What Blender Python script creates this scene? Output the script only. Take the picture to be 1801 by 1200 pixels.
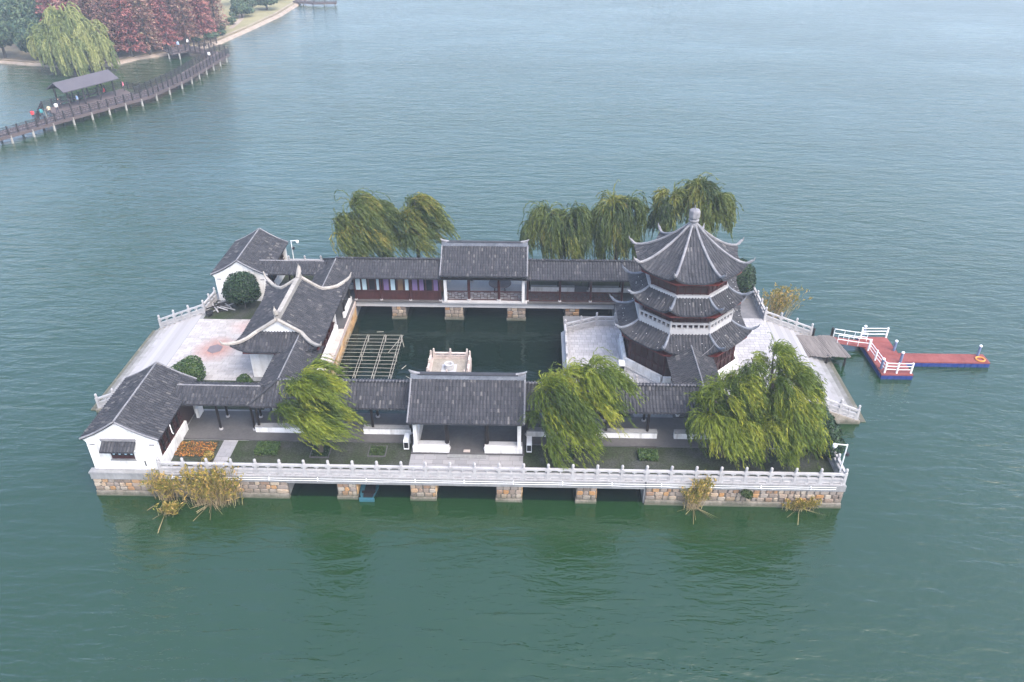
import bpy, bmesh, math, random
import numpy as np
from mathutils import Vector, Matrix
R = math.radians
random.seed(7); rng = np.random.default_rng(11)
scene = bpy.context.scene
for o in list(bpy.data.objects): bpy.data.objects.remove(o)
col = scene.collection

# ------------------------------------------------------------------ camera
cam = bpy.data.cameras.new('camera'); camo = bpy.data.objects.new('camera', cam); col.objects.link(camo)
cam.sensor_width = 36.0; cam.lens = 1400.0 / 1801.0 * 36.0; cam.clip_end = 6000; cam.clip_start = 0.5
camo.location = (4.1, -54.2, 37.0); camo.rotation_euler = (R(58.0), 0, R(1.45))
scene.camera = camo

# ------------------------------------------------------------------ sky, sun, exposure
SUN_EL, SUN_ROT = R(55), R(140)
world = bpy.data.worlds.new('World'); scene.world = world; world.use_nodes = True
wn = world.node_tree.nodes; wl = world.node_tree.links
bg = wn['Background']; sky = wn.new('ShaderNodeTexSky'); sky.sky_type = 'NISHITA'; sky.sun_disc = False
sky.sun_elevation = SUN_EL; sky.sun_rotation = SUN_ROT
sky.air_density = 1.0; sky.dust_density = 4.0; sky.ozone_density = 1.6; sky.altitude = 0
wl.new(sky.outputs[0], bg.inputs[0]); bg.inputs[1].default_value = 0.15
sun = bpy.data.lights.new('sun', 'SUN'); sun.energy = 0.5; sun.angle = R(35); sun.color = (1.0, 0.95, 0.87)
suno = bpy.data.objects.new('sun', sun); col.objects.link(suno)
sd = Vector((math.sin(SUN_ROT) * math.cos(SUN_EL), math.cos(SUN_ROT) * math.cos(SUN_EL), math.sin(SUN_EL)))
suno.rotation_euler = (-sd).to_track_quat('-Z', 'Y').to_euler(); suno.location = (60, 30, 80)
vs = scene.view_settings; vs.view_transform = 'Standard'; vs.look = 'None'; vs.gamma = 1.0
vs.use_curve_mapping = False; vs.exposure = 2.06

# ------------------------------------------------------------------ materials
MATS = {}
def newmat(name):
    m = bpy.data.materials.new(name); m.use_nodes = True; MATS[name] = m
    nt = m.node_tree; return m, nt, nt.nodes['Principled BSDF']
def ramp(nt, stops):
    r = nt.nodes.new('ShaderNodeValToRGB'); e = r.color_ramp.elements
    while len(e) < len(stops): e.new(0.5)
    for i, (p, c) in enumerate(stops): e[i].position = p; e[i].color = (*c, 1)
    return r
def noise(nt, scale, detail=4, rough=0.6, vec=None, dist=0.0):
    n = nt.nodes.new('ShaderNodeTexNoise'); n.inputs['Scale'].default_value = scale
    n.inputs['Detail'].default_value = detail; n.inputs['Roughness'].default_value = rough; n.inputs['Distortion'].default_value = dist
    if vec is not None: nt.links.new(vec, n.inputs['Vector'])
    return n
def wpos(nt):
    g = nt.nodes.new('ShaderNodeNewGeometry'); return g.outputs['Position']
def mapping(nt, vec, scale=(1, 1, 1), rot=(0, 0, 0)):
    m = nt.nodes.new('ShaderNodeMapping'); m.inputs['Scale'].default_value = scale; m.inputs['Rotation'].default_value = rot
    nt.links.new(vec, m.inputs['Vector']); return m.outputs[0]
def mixc(nt, a, b, f, mode='MIX'):
    m = nt.nodes.new('ShaderNodeMix'); m.data_type = 'RGBA'; m.blend_type = mode
    for s, v in ((0, f), (6, a), (7, b)):
        if isinstance(v, (int, float)): m.inputs[s].default_value = v
        elif isinstance(v, tuple): m.inputs[s].default_value = (*v, 1)
        else: nt.links.new(v, m.inputs[s])
    return m.outputs[2]
def bump(nt, b, height, strength, dist):
    n = nt.nodes.new('ShaderNodeBump'); n.inputs['Strength'].default_value = strength; n.inputs['Distance'].default_value = dist
    nt.links.new(height, n.inputs['Height']); nt.links.new(n.outputs[0], b.inputs['Normal']); return n
def plain(name, stops, scale=1.5, rough=0.8, fine=18.0, bmp=0.25, spec=0.3, stretch=(1, 1, 1), metal=0.0):
    """weathered surface: a colour ramp over coarse noise, broken up by fine noise"""
    m, nt, b = newmat(name); p = mapping(nt, wpos(nt), stretch)
    n1 = noise(nt, scale, 5, 0.65, p); n2 = noise(nt, fine, 3, 0.6, p)
    mm = nt.nodes.new('ShaderNodeMath'); mm.operation = 'MULTIPLY_ADD'; nt.links.new(n2.outputs[0], mm.inputs[0]); mm.inputs[1].default_value = 0.45
    s = nt.nodes.new('ShaderNodeMath'); s.operation = 'MULTIPLY_ADD'; nt.links.new(n1.outputs[0], s.inputs[0]); s.inputs[1].default_value = 0.9; s.inputs[2].default_value = -0.18
    nt.links.new(s.outputs[0], mm.inputs[2])
    r = ramp(nt, stops); nt.links.new(mm.outputs[0], r.inputs[0]); nt.links.new(r.outputs[0], b.inputs['Base Color'])
    b.inputs['Roughness'].default_value = rough; b.inputs['Specular IOR Level'].default_value = spec; b.inputs['Metallic'].default_value = metal
    if bmp: bump(nt, b, n2.outputs[0], bmp, 0.02)
    return m
def island_mat(name, stops, rough=0.8, spec=0.25, coarse=0.5, tint=None, bmp=0.0, trans=0.0, camp=.7):
    """each loose piece of the mesh has its own shade"""
    m, nt, b = newmat(name); g = nt.nodes.new('ShaderNodeNewGeometry')
    n1 = noise(nt, coarse, 4, 0.6, g.outputs['Position'])
    a = nt.nodes.new('ShaderNodeMath'); a.operation = 'MULTIPLY_ADD'; nt.links.new(n1.outputs[0], a.inputs[0]); a.inputs[1].default_value = camp; a.inputs[2].default_value = -camp / 2
    src = g.outputs['Random Per Island']
    if tint:
        at = nt.nodes.new('ShaderNodeAttribute'); at.attribute_name = 'tint'; mx = nt.nodes.new('ShaderNodeMix'); mx.inputs[0].default_value = tint; nt.links.new(src, mx.inputs[2]); nt.links.new(at.outputs['Fac'], mx.inputs[3]); src = mx.outputs[0]
    ad = nt.nodes.new('ShaderNodeMath'); ad.operation = 'ADD'; nt.links.new(src, ad.inputs[0]); nt.links.new(a.outputs[0], ad.inputs[1])
    r = ramp(nt, stops); nt.links.new(ad.outputs[0], r.inputs[0]); c = r.outputs[0]
    nt.links.new(c, b.inputs['Base Color']); b.inputs['Roughness'].default_value = rough; b.inputs['Specular IOR Level'].default_value = spec
    if trans:
        t = nt.nodes.new('ShaderNodeBsdfTranslucent'); nt.links.new(c, t.inputs[0])
        ms = nt.nodes.new('ShaderNodeMixShader'); ms.inputs[0].default_value = trans
        nt.links.new(b.outputs[0], ms.inputs[1]); nt.links.new(t.outputs[0], ms.inputs[2])
        nt.links.new(ms.outputs[0], nt.nodes['Material Output'].inputs[0])
    return m
def wet_band(nt, b, lo=.05, hi=.75):
    """algae and damp stain rising unevenly from the waterline"""
    src = b.inputs['Base Color'].links[0].from_socket; p = wpos(nt); sx_ = nt.nodes.new('ShaderNodeSeparateXYZ'); nt.links.new(p, sx_.inputs[0])
    nn = noise(nt, 1.3, 5, .7, mapping(nt, p, (1, 1, .4))); ad = nt.nodes.new('ShaderNodeMath'); ad.operation = 'MULTIPLY_ADD'; nt.links.new(nn.outputs[0], ad.inputs[0]); ad.inputs[1].default_value = -1.1; nt.links.new(sx_.outputs[2], ad.inputs[2])
    mr = nt.nodes.new('ShaderNodeMapRange'); nt.links.new(ad.outputs[0], mr.inputs[0]); mr.inputs[1].default_value = lo - .55; mr.inputs[2].default_value = hi - .55; mr.inputs[3].default_value = .8; mr.inputs[4].default_value = 0.0
    nt.links.new(mixc(nt, src, (.045, .05, .032), mr.outputs[0]), b.inputs['Base Color'])
def object_mat(name, stops, rough=0.85, fine=14.0):
    """each object of a kind has its own shade (wall stones)"""
    m, nt, b = newmat(name); oi = nt.nodes.new('ShaderNodeObjectInfo')
    n1 = noise(nt, fine, 4, 0.6, wpos(nt))
    ad = nt.nodes.new('ShaderNodeMath'); ad.operation = 'MULTIPLY_ADD'; nt.links.new(n1.outputs[0], ad.inputs[0]); ad.inputs[1].default_value = 0.3
    sb = nt.nodes.new('ShaderNodeMath'); sb.operation = 'SUBTRACT'; nt.links.new(oi.outputs['Random'], sb.inputs[0]); sb.inputs[1].default_value = 0.15
    nt.links.new(sb.outputs[0], ad.inputs[2]); r = ramp(nt, stops); nt.links.new(ad.outputs[0], r.inputs[0]); nt.links.new(r.outputs[0], b.inputs['Base Color'])
    b.inputs['Roughness'].default_value = rough; b.inputs['Specular IOR Level'].default_value = 0.25
    bump(nt, b, n1.outputs[0], 0.4, 0.02)
    wet_band(nt, b); return m

island_mat('tile', [(0.0, (0.0176, 0.0187, 0.0239)), (0.4, (0.0275, 0.0286, 0.0351)), (0.8, (0.0398, 0.0404, 0.0469)), (0.96, (0.0538, 0.0538, 0.0585)), (1.0, (0.0995, 0.0966, 0.0966))], rough=0.68, spec=0.3, coarse=0.5, camp=.3)
plain('tile_bed', [(0.2, (0.016, 0.0176, 0.0224)), (0.8, (0.048, 0.0496, 0.0576))], rough=0.85)
plain('ridge', [(0.15, (0.0723, 0.0739, 0.085)), (0.5, (0.1615, 0.1615, 0.1742)), (0.85, (0.289, 0.2848, 0.289))], scale=1.2, fine=9, rough=0.8)
plain('ridge_blue', [(0.15, (0.0615, 0.0723, 0.0939)), (0.5, (0.1373, 0.1517, 0.1806)), (0.85, (0.2456, 0.2637, 0.289))], scale=1.4, fine=9, rough=0.75)
plain('ridge_tan', [(0.15, (0.1275, 0.1207, 0.1105)), (0.5, (0.2635, 0.2465, 0.2253)), (0.85, (0.391, 0.3697, 0.34))], scale=1.2, fine=9, rough=0.8)
m, nt, b = newmat('plaster'); p = wpos(nt)
n1 = noise(nt, 1.0, 5, .65, mapping(nt, p, (2.2, 2.2, .28))); n2 = noise(nt, .7, 4, .6, p); n3 = noise(nt, 8, 3, .6, p)
r1 = ramp(nt, [(.28, (.40, .395, .385)), (.45, (.60, .60, .595)), (.62, (.68, .685, .69))]); nt.links.new(n1.outputs[0], r1.inputs[0])
r2 = ramp(nt, [(.3, (.80, .795, .78)), (.55, (1, 1, 1))]); nt.links.new(n2.outputs[0], r2.inputs[0]); r3 = ramp(nt, [(.3, (.92, .92, .92)), (.6, (1, 1, 1))]); nt.links.new(n3.outputs[0], r3.inputs[0])
nt.links.new(mixc(nt, mixc(nt, r1.outputs[0], r2.outputs[0], 1.0, 'MULTIPLY'), r3.outputs[0], 1.0, 'MULTIPLY'), b.inputs['Base Color']); b.inputs['Roughness'].default_value = .85
plain('wood_red', [(0.1, (0.018, 0.0072, 0.0072)), (0.5, (0.042, 0.0132, 0.0132)), (0.9, (0.078, 0.027, 0.024))], scale=2, fine=14, rough=0.55, stretch=(3, 3, .6))
plain('wood_dark', [(0.1, (0.007, 0.0063, 0.007)), (0.9, (0.0196, 0.0154, 0.0154))], rough=0.5, bmp=0.1)
plain('lattice_paper', [(0.1, (0.03, 0.018, 0.018)), (0.9, (0.066, 0.042, 0.039))], scale=1, rough=0.5)
plain('eave_red', [(0.1, (0.0675, 0.0135, 0.012)), (0.9, (0.1275, 0.0263, 0.0225))], rough=0.6)
plain('stone_rail', [(0.1, (0.189, 0.1852, 0.189)), (0.45, (0.3024, 0.2986, 0.3062)), (0.85, (0.4007, 0.3969, 0.4045))], scale=1.6, fine=10, rough=0.85)
plain('stone_pink', [(0.1, (0.255, 0.2125, 0.1955)), (0.5, (0.408, 0.3485, 0.323)), (0.9, (0.51, 0.459, 0.425))], scale=2, fine=10, rough=0.85)
plain('concrete', [(0.1, (0.0984, 0.1025, 0.1066)), (0.45, (0.1804, 0.1845, 0.1886)), (0.85, (0.2788, 0.2829, 0.287))], scale=0.7, fine=6, rough=0.9, stretch=(1, 1, .35))
plain('concrete_light', [(0.1, (0.2453, 0.2453, 0.2526)), (0.5, (0.3608, 0.3608, 0.368)), (0.9, (0.433, 0.433, 0.4402))], scale=0.6, fine=6, rough=0.9, stretch=(1, 1, .5))
plain('mortar', [(0.1, (.07, .062, .055)), (0.9, (.16, .145, .125))], scale=3, rough=0.95)
plain('ashlar', [(0.1, (0.136, 0.12, 0.096)), (0.5, (0.232, 0.208, 0.176)), (0.9, (0.32, 0.296, 0.264))], scale=2, fine=8, rough=0.9)
wet_band(MATS['ashlar'].node_tree, MATS['ashlar'].node_tree.nodes['Principled BSDF'], .1, .5); wet_band(MATS['mortar'].node_tree, MATS['mortar'].node_tree.nodes['Principled BSDF'])
object_mat('wall_stone', [(0.0, (0.1105, 0.0892, 0.0765)), (0.22, (0.2465, 0.1997, 0.1615)), (0.42, (0.187, 0.1615, 0.1445)), (0.58, (0.306, 0.272, 0.2253)), (0.76, (0.289, 0.153, 0.0553)), (0.86, (0.1785, 0.1275, 0.102)), (1.0, (0.34, 0.289, 0.221))])
object_mat('step_stone', [(0.0, (0.2268, 0.223, 0.2306)), (0.5, (0.2646, 0.2608, 0.2684)), (1.0, (0.2948, 0.2911, 0.2986))], fine=3.0)
object_mat('lit_stone', [(0.0, (.22, .13, .06)), (0.3, (.36, .25, .14)), (0.6, (.42, .33, .22)), (0.8, (.43, .25, .10)), (1.0, (.31, .21, .12))])  # stone mix with warm light painted in, for faces turned to the right
plain('paving_dark', [(0.1, (0.06, 0.0624, 0.068)), (0.5, (0.112, 0.112, 0.12)), (0.9, (0.176, 0.176, 0.184))], scale=0.8, fine=7, rough=0.9)
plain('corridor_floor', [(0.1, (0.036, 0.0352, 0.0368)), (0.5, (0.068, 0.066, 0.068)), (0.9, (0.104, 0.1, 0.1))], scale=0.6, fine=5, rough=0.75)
island_mat('paving_slab', [(0.0, (0.257, 0.2533, 0.2646)), (0.5, (0.2948, 0.2911, 0.3024)), (1.0, (0.3326, 0.3289, 0.3402))], rough=0.85, coarse=0.5, camp=.3)
island_mat('paving_grey', [(0.0, (0.1886, 0.1886, 0.2009)), (0.5, (0.2214, 0.2214, 0.2337)), (1.0, (0.2542, 0.2501, 0.2583))], rough=0.85, coarse=0.5, camp=.3)
plain('joint', [(0.1, (.10, .10, .10)), (0.9, (.18, .175, .17))], scale=3, rough=0.95)
# garden ground: grey gravel with moss and a few rust coloured leaf patches
m, nt, b = newmat('garden'); p = wpos(nt)
n1 = noise(nt, 0.55, 6, 0.65, p); n2 = noise(nt, 9, 4, 0.7, p)
r1 = ramp(nt, [(0.3, (.060, .062, .062)), (0.52, (.038, .046, .030)), (0.7, (.024, .040, .014))]); nt.links.new(n1.outputs[0], r1.inputs[0])
r2 = ramp(nt, [(0.3, (.35, .35, .35)), (0.7, (1.25, 1.25, 1.2))]); nt.links.new(n2.outputs[0], r2.inputs[0])
nt.links.new(mixc(nt, r1.outputs[0], r2.outputs[0], 1.0, 'MULTIPLY'), b.inputs['Base Color']); b.inputs['Roughness'].default_value = 0.95; b.inputs['Specular IOR Level'].default_value = 0.1
bump(nt, b, n2.outputs[0], 0.6, 0.05)
# terrace paving with a rust stain spreading from a drain
m, nt, b = newmat('terrace_slab'); g = nt.nodes.new('ShaderNodeNewGeometry'); p = g.outputs['Position']
r1 = ramp(nt, [(0.0, (.265, .25, .245)), (0.5, (.305, .29, .285)), (1.0, (.34, .325, .32))]); nt.links.new(g.outputs['Random Per Island'], r1.inputs[0])
def dist_to(px, py, sx, sy):
    v = nt.nodes.new('ShaderNodeVectorMath'); v.operation = 'SUBTRACT'; nt.links.new(p, v.inputs[0]); v.inputs[1].default_value = (px, py, 1.9)
    v2 = nt.nodes.new('ShaderNodeVectorMath'); v2.operation = 'MULTIPLY'; nt.links.new(v.outputs[0], v2.inputs[0]); v2.inputs[1].default_value = (1 / sx, 1 / sy, 0)
    l = nt.nodes.new('ShaderNodeVectorMath'); l.operation = 'LENGTH'; nt.links.new(v2.outputs[0], l.inputs[0])
    nn = noise(nt, 1.1, 5, 0.65, p); a = nt.nodes.new('ShaderNodeMath'); a.operation = 'MULTIPLY_ADD'; nt.links.new(nn.outputs[0], a.inputs[0]); a.inputs[1].default_value = 0.9
    nt.links.new(l.outputs['Value'], a.inputs[2]); return a.outputs[0]
rs = ramp(nt, [(0.85, (1, 1, 1)), (1.0, (.55, .55, .55)), (1.0, (0, 0, 0))]); rs.color_ramp.elements[2].position = 1.0
s1 = nt.nodes.new('ShaderNodeMapRange'); nt.links.new(dist_to(-21.6, .1, 1.5, 1.7), s1.inputs[0]); s1.inputs[1].default_value = 0.75; s1.inputs[2].default_value = 1.75; s1.inputs[3].default_value = 1.0; s1.inputs[4].default_value = 0.0
s2 = nt.nodes.new('ShaderNodeMapRange'); nt.links.new(dist_to(-19.3, 3.6, 2.3, 1.3), s2.inputs[0]); s2.inputs[1].default_value = 0.7; s2.inputs[2].default_value = 1.6; s2.inputs[3].default_value = 0.75; s2.inputs[4].default_value = 0.0
c1 = mixc(nt, r1.outputs[0], (.40, .27, .245), s2.outputs[0]); c2 = mixc(nt, c1, (.27, .145, .12), s1.outputs[0])
n2 = noise(nt, 5, 4, .6, p); rr = ramp(nt, [(0.3, (.88, .88, .88)), (0.7, (1.04, 1.04, 1.04))]); nt.links.new(n2.outputs[0], rr.inputs[0])
nt.links.new(mixc(nt, c2, rr.outputs[0], 1.0, 'MULTIPLY'), b.inputs['Base Color']); b.inputs['Roughness'].default_value = 0.85
# water
m, nt, b = newmat('water'); p = wpos(nt)
b.inputs['Base Color'].default_value = (.022, .075, .050, 1); b.inputs['Roughness'].default_value = 0.05; b.inputs['IOR'].default_value = 1.42; b.inputs['Specular IOR Level'].default_value = 1.0
big = noise(nt, 0.02, 3, .5, p); rb = ramp(nt, [(0.3, (.0058, .0250, .0068)), (0.7, (.0074, .0290, .0082))]); nt.links.new(big.outputs[0], rb.inputs[0]); nt.links.new(rb.outputs[0], b.inputs['Base Color'])
w1 = noise(nt, 1.0, 3, .55, mapping(nt, p, (.22, .85, 1), (0, 0, R(24))), 0.6)
w2 = noise(nt, 1.0, 3, .6, mapping(nt, p, (.9, 2.3, 1), (0, 0, R(30))), 0.5)
w3 = noise(nt, 4.5, 3, .6, p, 0.3)
def madd(a, k, c=None):
    q = nt.nodes.new('ShaderNodeMath'); q.operation = 'MULTIPLY_ADD'; nt.links.new(a, q.inputs[0]); q.inputs[1].default_value = k
    if c is not None: nt.links.new(c, q.inputs[2])
    else: q.inputs[2].default_value = 0
    return q.outputs[0]
hh = madd(w1.outputs[0], 0.55, madd(w2.outputs[0], 0.26, madd(w3.outputs[0], 0.05)))
sx_ = nt.nodes.new('ShaderNodeSeparateXYZ'); nt.links.new(p, sx_.inputs[0])
def mth(op, a_, b_):
    q = nt.nodes.new('ShaderNodeMath'); q.operation = op
    for i_, v_ in enumerate((a_, b_)):
        if v_ is None: continue
        if isinstance(v_, (int, float)): q.inputs[i_].default_value = v_
        else: nt.links.new(v_, q.inputs[i_])
    return q.outputs[0]
dd_ = mth('MAXIMUM', mth('SUBTRACT', mth('ABSOLUTE', sx_.outputs[0], None), 24.0), mth('SUBTRACT', mth('ABSOLUTE', sx_.outputs[1], None), 15.0))
lee = nt.nodes.new('ShaderNodeMapRange'); nt.links.new(dd_, lee.inputs[0]); lee.inputs[1].default_value = 0; lee.inputs[2].default_value = 14; lee.inputs[3].default_value = .3; lee.inputs[4].default_value = 1.0   # water is calmer close to the island
wind = noise(nt, .025, 4, .6, mapping(nt, p, (.6, 1.5, 1), (0, 0, R(20)))); wf = nt.nodes.new('ShaderNodeMapRange'); nt.links.new(wind.outputs[0], wf.inputs[0]); wf.inputs[1].default_value = .3; wf.inputs[2].default_value = .7; wf.inputs[3].default_value = .45; wf.inputs[4].default_value = 1.25
bump(nt, b, mth('MULTIPLY', mth('MULTIPLY', hh, lee.outputs[0]), wf.outputs[0]), 1.0, 0.42)
m, nt, b = newmat('water_calm'); p = wpos(nt); b.inputs['Base Color'].default_value = (.0025, .009, .0055, 1); b.inputs['Roughness'].default_value = .04; b.inputs['IOR'].default_value = 1.333  # body colour darkened to stand in for shade and reflected dark buildings
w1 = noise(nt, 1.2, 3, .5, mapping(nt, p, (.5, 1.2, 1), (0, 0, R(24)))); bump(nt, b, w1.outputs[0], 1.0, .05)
# foliage
island_mat('leaf_willow', [(0.0, (.018, .034, .005)), (0.35, (.058, .092, .010)), (0.7, (.150, .190, .018)), (1.0, (.30, .29, .034))], rough=0.55, coarse=.8, trans=0.22, tint=.7, camp=.45)
island_mat('leaf_willow_dull', [(0.0, (0.0222, 0.041, 0.0154)), (0.4, (0.0513, 0.0787, 0.0205)), (0.75, (0.1068, 0.1283, 0.0257)), (1.0, (0.2223, 0.1838, 0.0384))], rough=0.55, coarse=0.6, trans=0.22, tint=.65, camp=.45)
island_mat('leaf_willow_far', [(0.0, (0.0595, 0.0935, 0.034)), (0.4, (0.1615, 0.204, 0.068)), (1.0, (0.357, 0.3655, 0.136))], rough=0.6, coarse=.3, trans=0.35, tint=.6, camp=.4)
island_mat('leaf_dark', [(0.0, (0.008, 0.0176, 0.0096)), (0.5, (0.0176, 0.04, 0.0176)), (1.0, (0.0336, 0.068, 0.024))], rough=0.5, coarse=1.5, trans=0.15)
island_mat('leaf_round', [(0.0, (.016, .036, .012)), (0.5, (.036, .072, .020)), (1.0, (.075, .115, .030))], rough=0.5, coarse=1.5, trans=0.15)
island_mat('leaf_green_far', [(0.0, (.022, .055, .04)), (0.5, (.05, .09, .055)), (1.0, (.11, .15, .075))], rough=0.7, coarse=.4, trans=0.2)
island_mat('leaf_red', [(0.0, (.13, .045, .055)), (0.45, (.28, .10, .10)), (0.8, (.40, .16, .14)), (1.0, (.48, .25, .19))], rough=0.7, coarse=.16, trans=0.25)  # autumn red muted towards purple to stand in for distance haze
island_mat('leaf_russet', [(0.0, (.12, .055, .055)), (0.45, (.25, .13, .11)), (0.8, (.36, .21, .16)), (1.0, (.38, .31, .19))], rough=0.7, coarse=.16, trans=0.25)  # russet with the same haze muting in its colour
island_mat('reed_leaf', [(0.0, (0.0702, 0.0858, 0.0156)), (0.4, (0.195, 0.1794, 0.0312)), (0.75, (0.3744, 0.2652, 0.0702)), (1.0, (0.4836, 0.312, 0.117))], rough=0.7, coarse=1.2, trans=0.3)
island_mat('reed_rust', [(0.0, (.05, .055, .015)), (0.4, (.17, .07, .02)), (0.75, (.32, .12, .03)), (1.0, (.36, .22, .06))], rough=0.8, coarse=1.5)
island_mat('reed_stalk', [(0.0, (.10, .075, .04)), (0.6, (.24, .18, .10)), (1.0, (.36, .29, .17))], rough=0.8, coarse=2)
plain('bark', [(0.1, (.028, .023, .018)), (0.9, (.10, .085, .07))], scale=3, fine=16, rough=0.9, bmp=0.5, stretch=(1, 1, .25))
plain('land', [(0.1, (0.08, 0.06, 0.036)), (0.45, (0.152, 0.12, 0.076)), (0.75, (0.216, 0.2, 0.128)), (0.95, (0.16, 0.08, 0.048))], scale=0.09, fine=1.2, rough=0.95)
plain('land_grass', [(0.1, (0.1275, 0.1275, 0.0638)), (0.6, (0.225, 0.2025, 0.1125)), (0.95, (0.27, 0.2325, 0.15))], scale=0.15, fine=1.5, rough=0.95)
plain('bank', [(0.1, (0.154, 0.119, 0.091)), (0.6, (0.28, 0.231, 0.189)), (0.95, (0.35, 0.308, 0.266))], scale=0.4, fine=2.5, rough=0.95)
plain('boardwalk_wood', [(0.1, (0.055, 0.0413, 0.0413)), (0.9, (0.11, 0.0853, 0.0825))], scale=0.5, fine=5, rough=0.8)
plain('boardwalk_rail', [(0.1, (0.016, 0.0128, 0.0144)), (0.9, (0.04, 0.0336, 0.036))], rough=0.6, bmp=0)
plain('boardwalk_roof', [(0.1, (.055, .05, .06)), (0.9, (.085, .078, .09))], scale=0.5, fine=4, rough=0.7)
plain('pile', [(0.1, (0.1875, 0.18, 0.165)), (0.9, (0.3375, 0.3225, 0.3))], rough=0.9)
plain('dock_red', [(0.1, (0.1008, 0.0245, 0.023)), (0.5, (0.1692, 0.0446, 0.0396)), (0.9, (0.2304, 0.0792, 0.072))], scale=0.9, fine=7, rough=0.75)
plain('dock_blue', [(0.1, (0.006, 0.0165, 0.09)), (0.9, (0.0135, 0.0413, 0.195))], scale=2, rough=0.45, bmp=0.05)
plain('post_blue', [(0.1, (.07, .10, .18)), (0.9, (.17, .22, .34))], scale=3, rough=0.5, bmp=0.05)
plain('metal_white', [(0.1, (0.54, 0.549, 0.558)), (0.9, (0.72, 0.729, 0.738))], scale=3, rough=0.45, bmp=0.03)
plain('planks', [(0.1, (.06, .052, .048)), (0.5, (.13, .115, .108)), (0.9, (.22, .20, .19))], scale=1.5, fine=9, rough=0.9, stretch=(4, .5, 1))
plain('bamboo', [(0.1, (0.1275, 0.12, 0.0975)), (0.5, (0.255, 0.24, 0.21)), (0.9, (0.39, 0.375, 0.345))], scale=2, fine=9, rough=0.7)
plain('boat_blue', [(0.1, (.015, .06, .085)), (0.9, (.04, .13, .17))], rough=0.4, bmp=0.05)
plain('black', [(0.1, (.008, .008, .01)), (0.9, (.025, .025, .028))], rough=0.5, bmp=0)
plain('curtain_blue', [(0.1, (.30, .42, .48)), (0.9, (.52, .63, .68))], scale=3, fine=12, rough=0.9, bmp=0, stretch=(4, 4, .2))
plain('curtain_purple', [(0.1, (.11, .075, .17)), (0.9, (.21, .15, .29))], scale=3, fine=12, rough=0.9, bmp=0, stretch=(4, 4, .2))
plain('cardboard', [(0.1, (.11, .07, .04)), (0.9, (.18, .12, .07))], rough=0.9)
plain('rust_iron', [(0.1, (.09, .075, .085)), (0.9, (.15, .125, .135))], scale=3, rough=0.6)
plain('orange', [(0.1, (.42, .17, .03)), (0.9, (.60, .27, .06))], rough=0.6, bmp=0)
m, nt, b = newmat('glass'); b.inputs['Base Color'].default_value = (.012, .016, .02, 1); b.inputs['Roughness'].default_value = 0.08
m, nt, b = newmat('disc_pale'); b.inputs['Base Color'].default_value = (.42, .60, .72, 1); b.inputs['Roughness'].default_value = 0.3
for nm, c in (('cloth_white', (.72, .71, .69)), ('cloth_beige', (.5, .42, .28)), ('cloth_red', (.55, .04, .05)), ('cloth_teal', (.04, .22, .24)), ('cloth_blue', (.30, .42, .62)),
              ('cloth_dark', (.03, .03, .04)), ('cloth_pink', (.55, .15, .2)), ('skin', (.50, .31, .22)), ('hair', (.015, .012, .010)), ('trouser', (.035, .035, .05))):
    m, nt, b = newmat(nm); b.inputs['Base Color'].default_value = (*c, 1); b.inputs['Roughness'].default_value = 0.85

# ------------------------------------------------------------------ helpers
ORI = {}
def thing(name, label, cat, loc=(0, 0, 0), group=None):
    o = bpy.data.objects.new(name, None); col.objects.link(o); o.location = loc; o.empty_display_size = 0.3
    o['label'] = label; o['category'] = cat
    if group: o['group'] = group
    ORI[o.name] = Vector(loc); return o
def tag(o, label, cat=None, group=None):
    o['label'] = label
    if cat: o['category'] = cat
    if group: o['group'] = group
    return o
def link(name, mesh, parent=None, loc=(0, 0, 0), rz=0.0):
    o = bpy.data.objects.new(name, mesh); col.objects.link(o); o.location = loc; o.rotation_euler = (0, 0, rz)
    if parent is not None: o.parent = parent
    return o
def setmat(me, mat):
    me.materials.append(MATS[mat]); return me
def fastmesh(name, V, F, mat=None):
    V = np.asarray(V, np.float32); F = np.asarray(F, np.int32); k = F.shape[1]
    me = bpy.data.meshes.new(name); me.vertices.add(len(V)); me.vertices.foreach_set('co', V.ravel())
    me.loops.add(F.size); me.loops.foreach_set('vertex_index', F.ravel())
    me.polygons.add(len(F)); me.polygons.foreach_set('loop_start', np.arange(0, F.size, k, dtype=np.int32))
    me.polygons.foreach_set('loop_total', np.full(len(F), k, np.int32)); me.polygons.foreach_set('use_smooth', np.zeros(len(F), bool)); me.update(calc_edges=True)
    if mat: setmat(me, mat)
    return me
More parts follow.
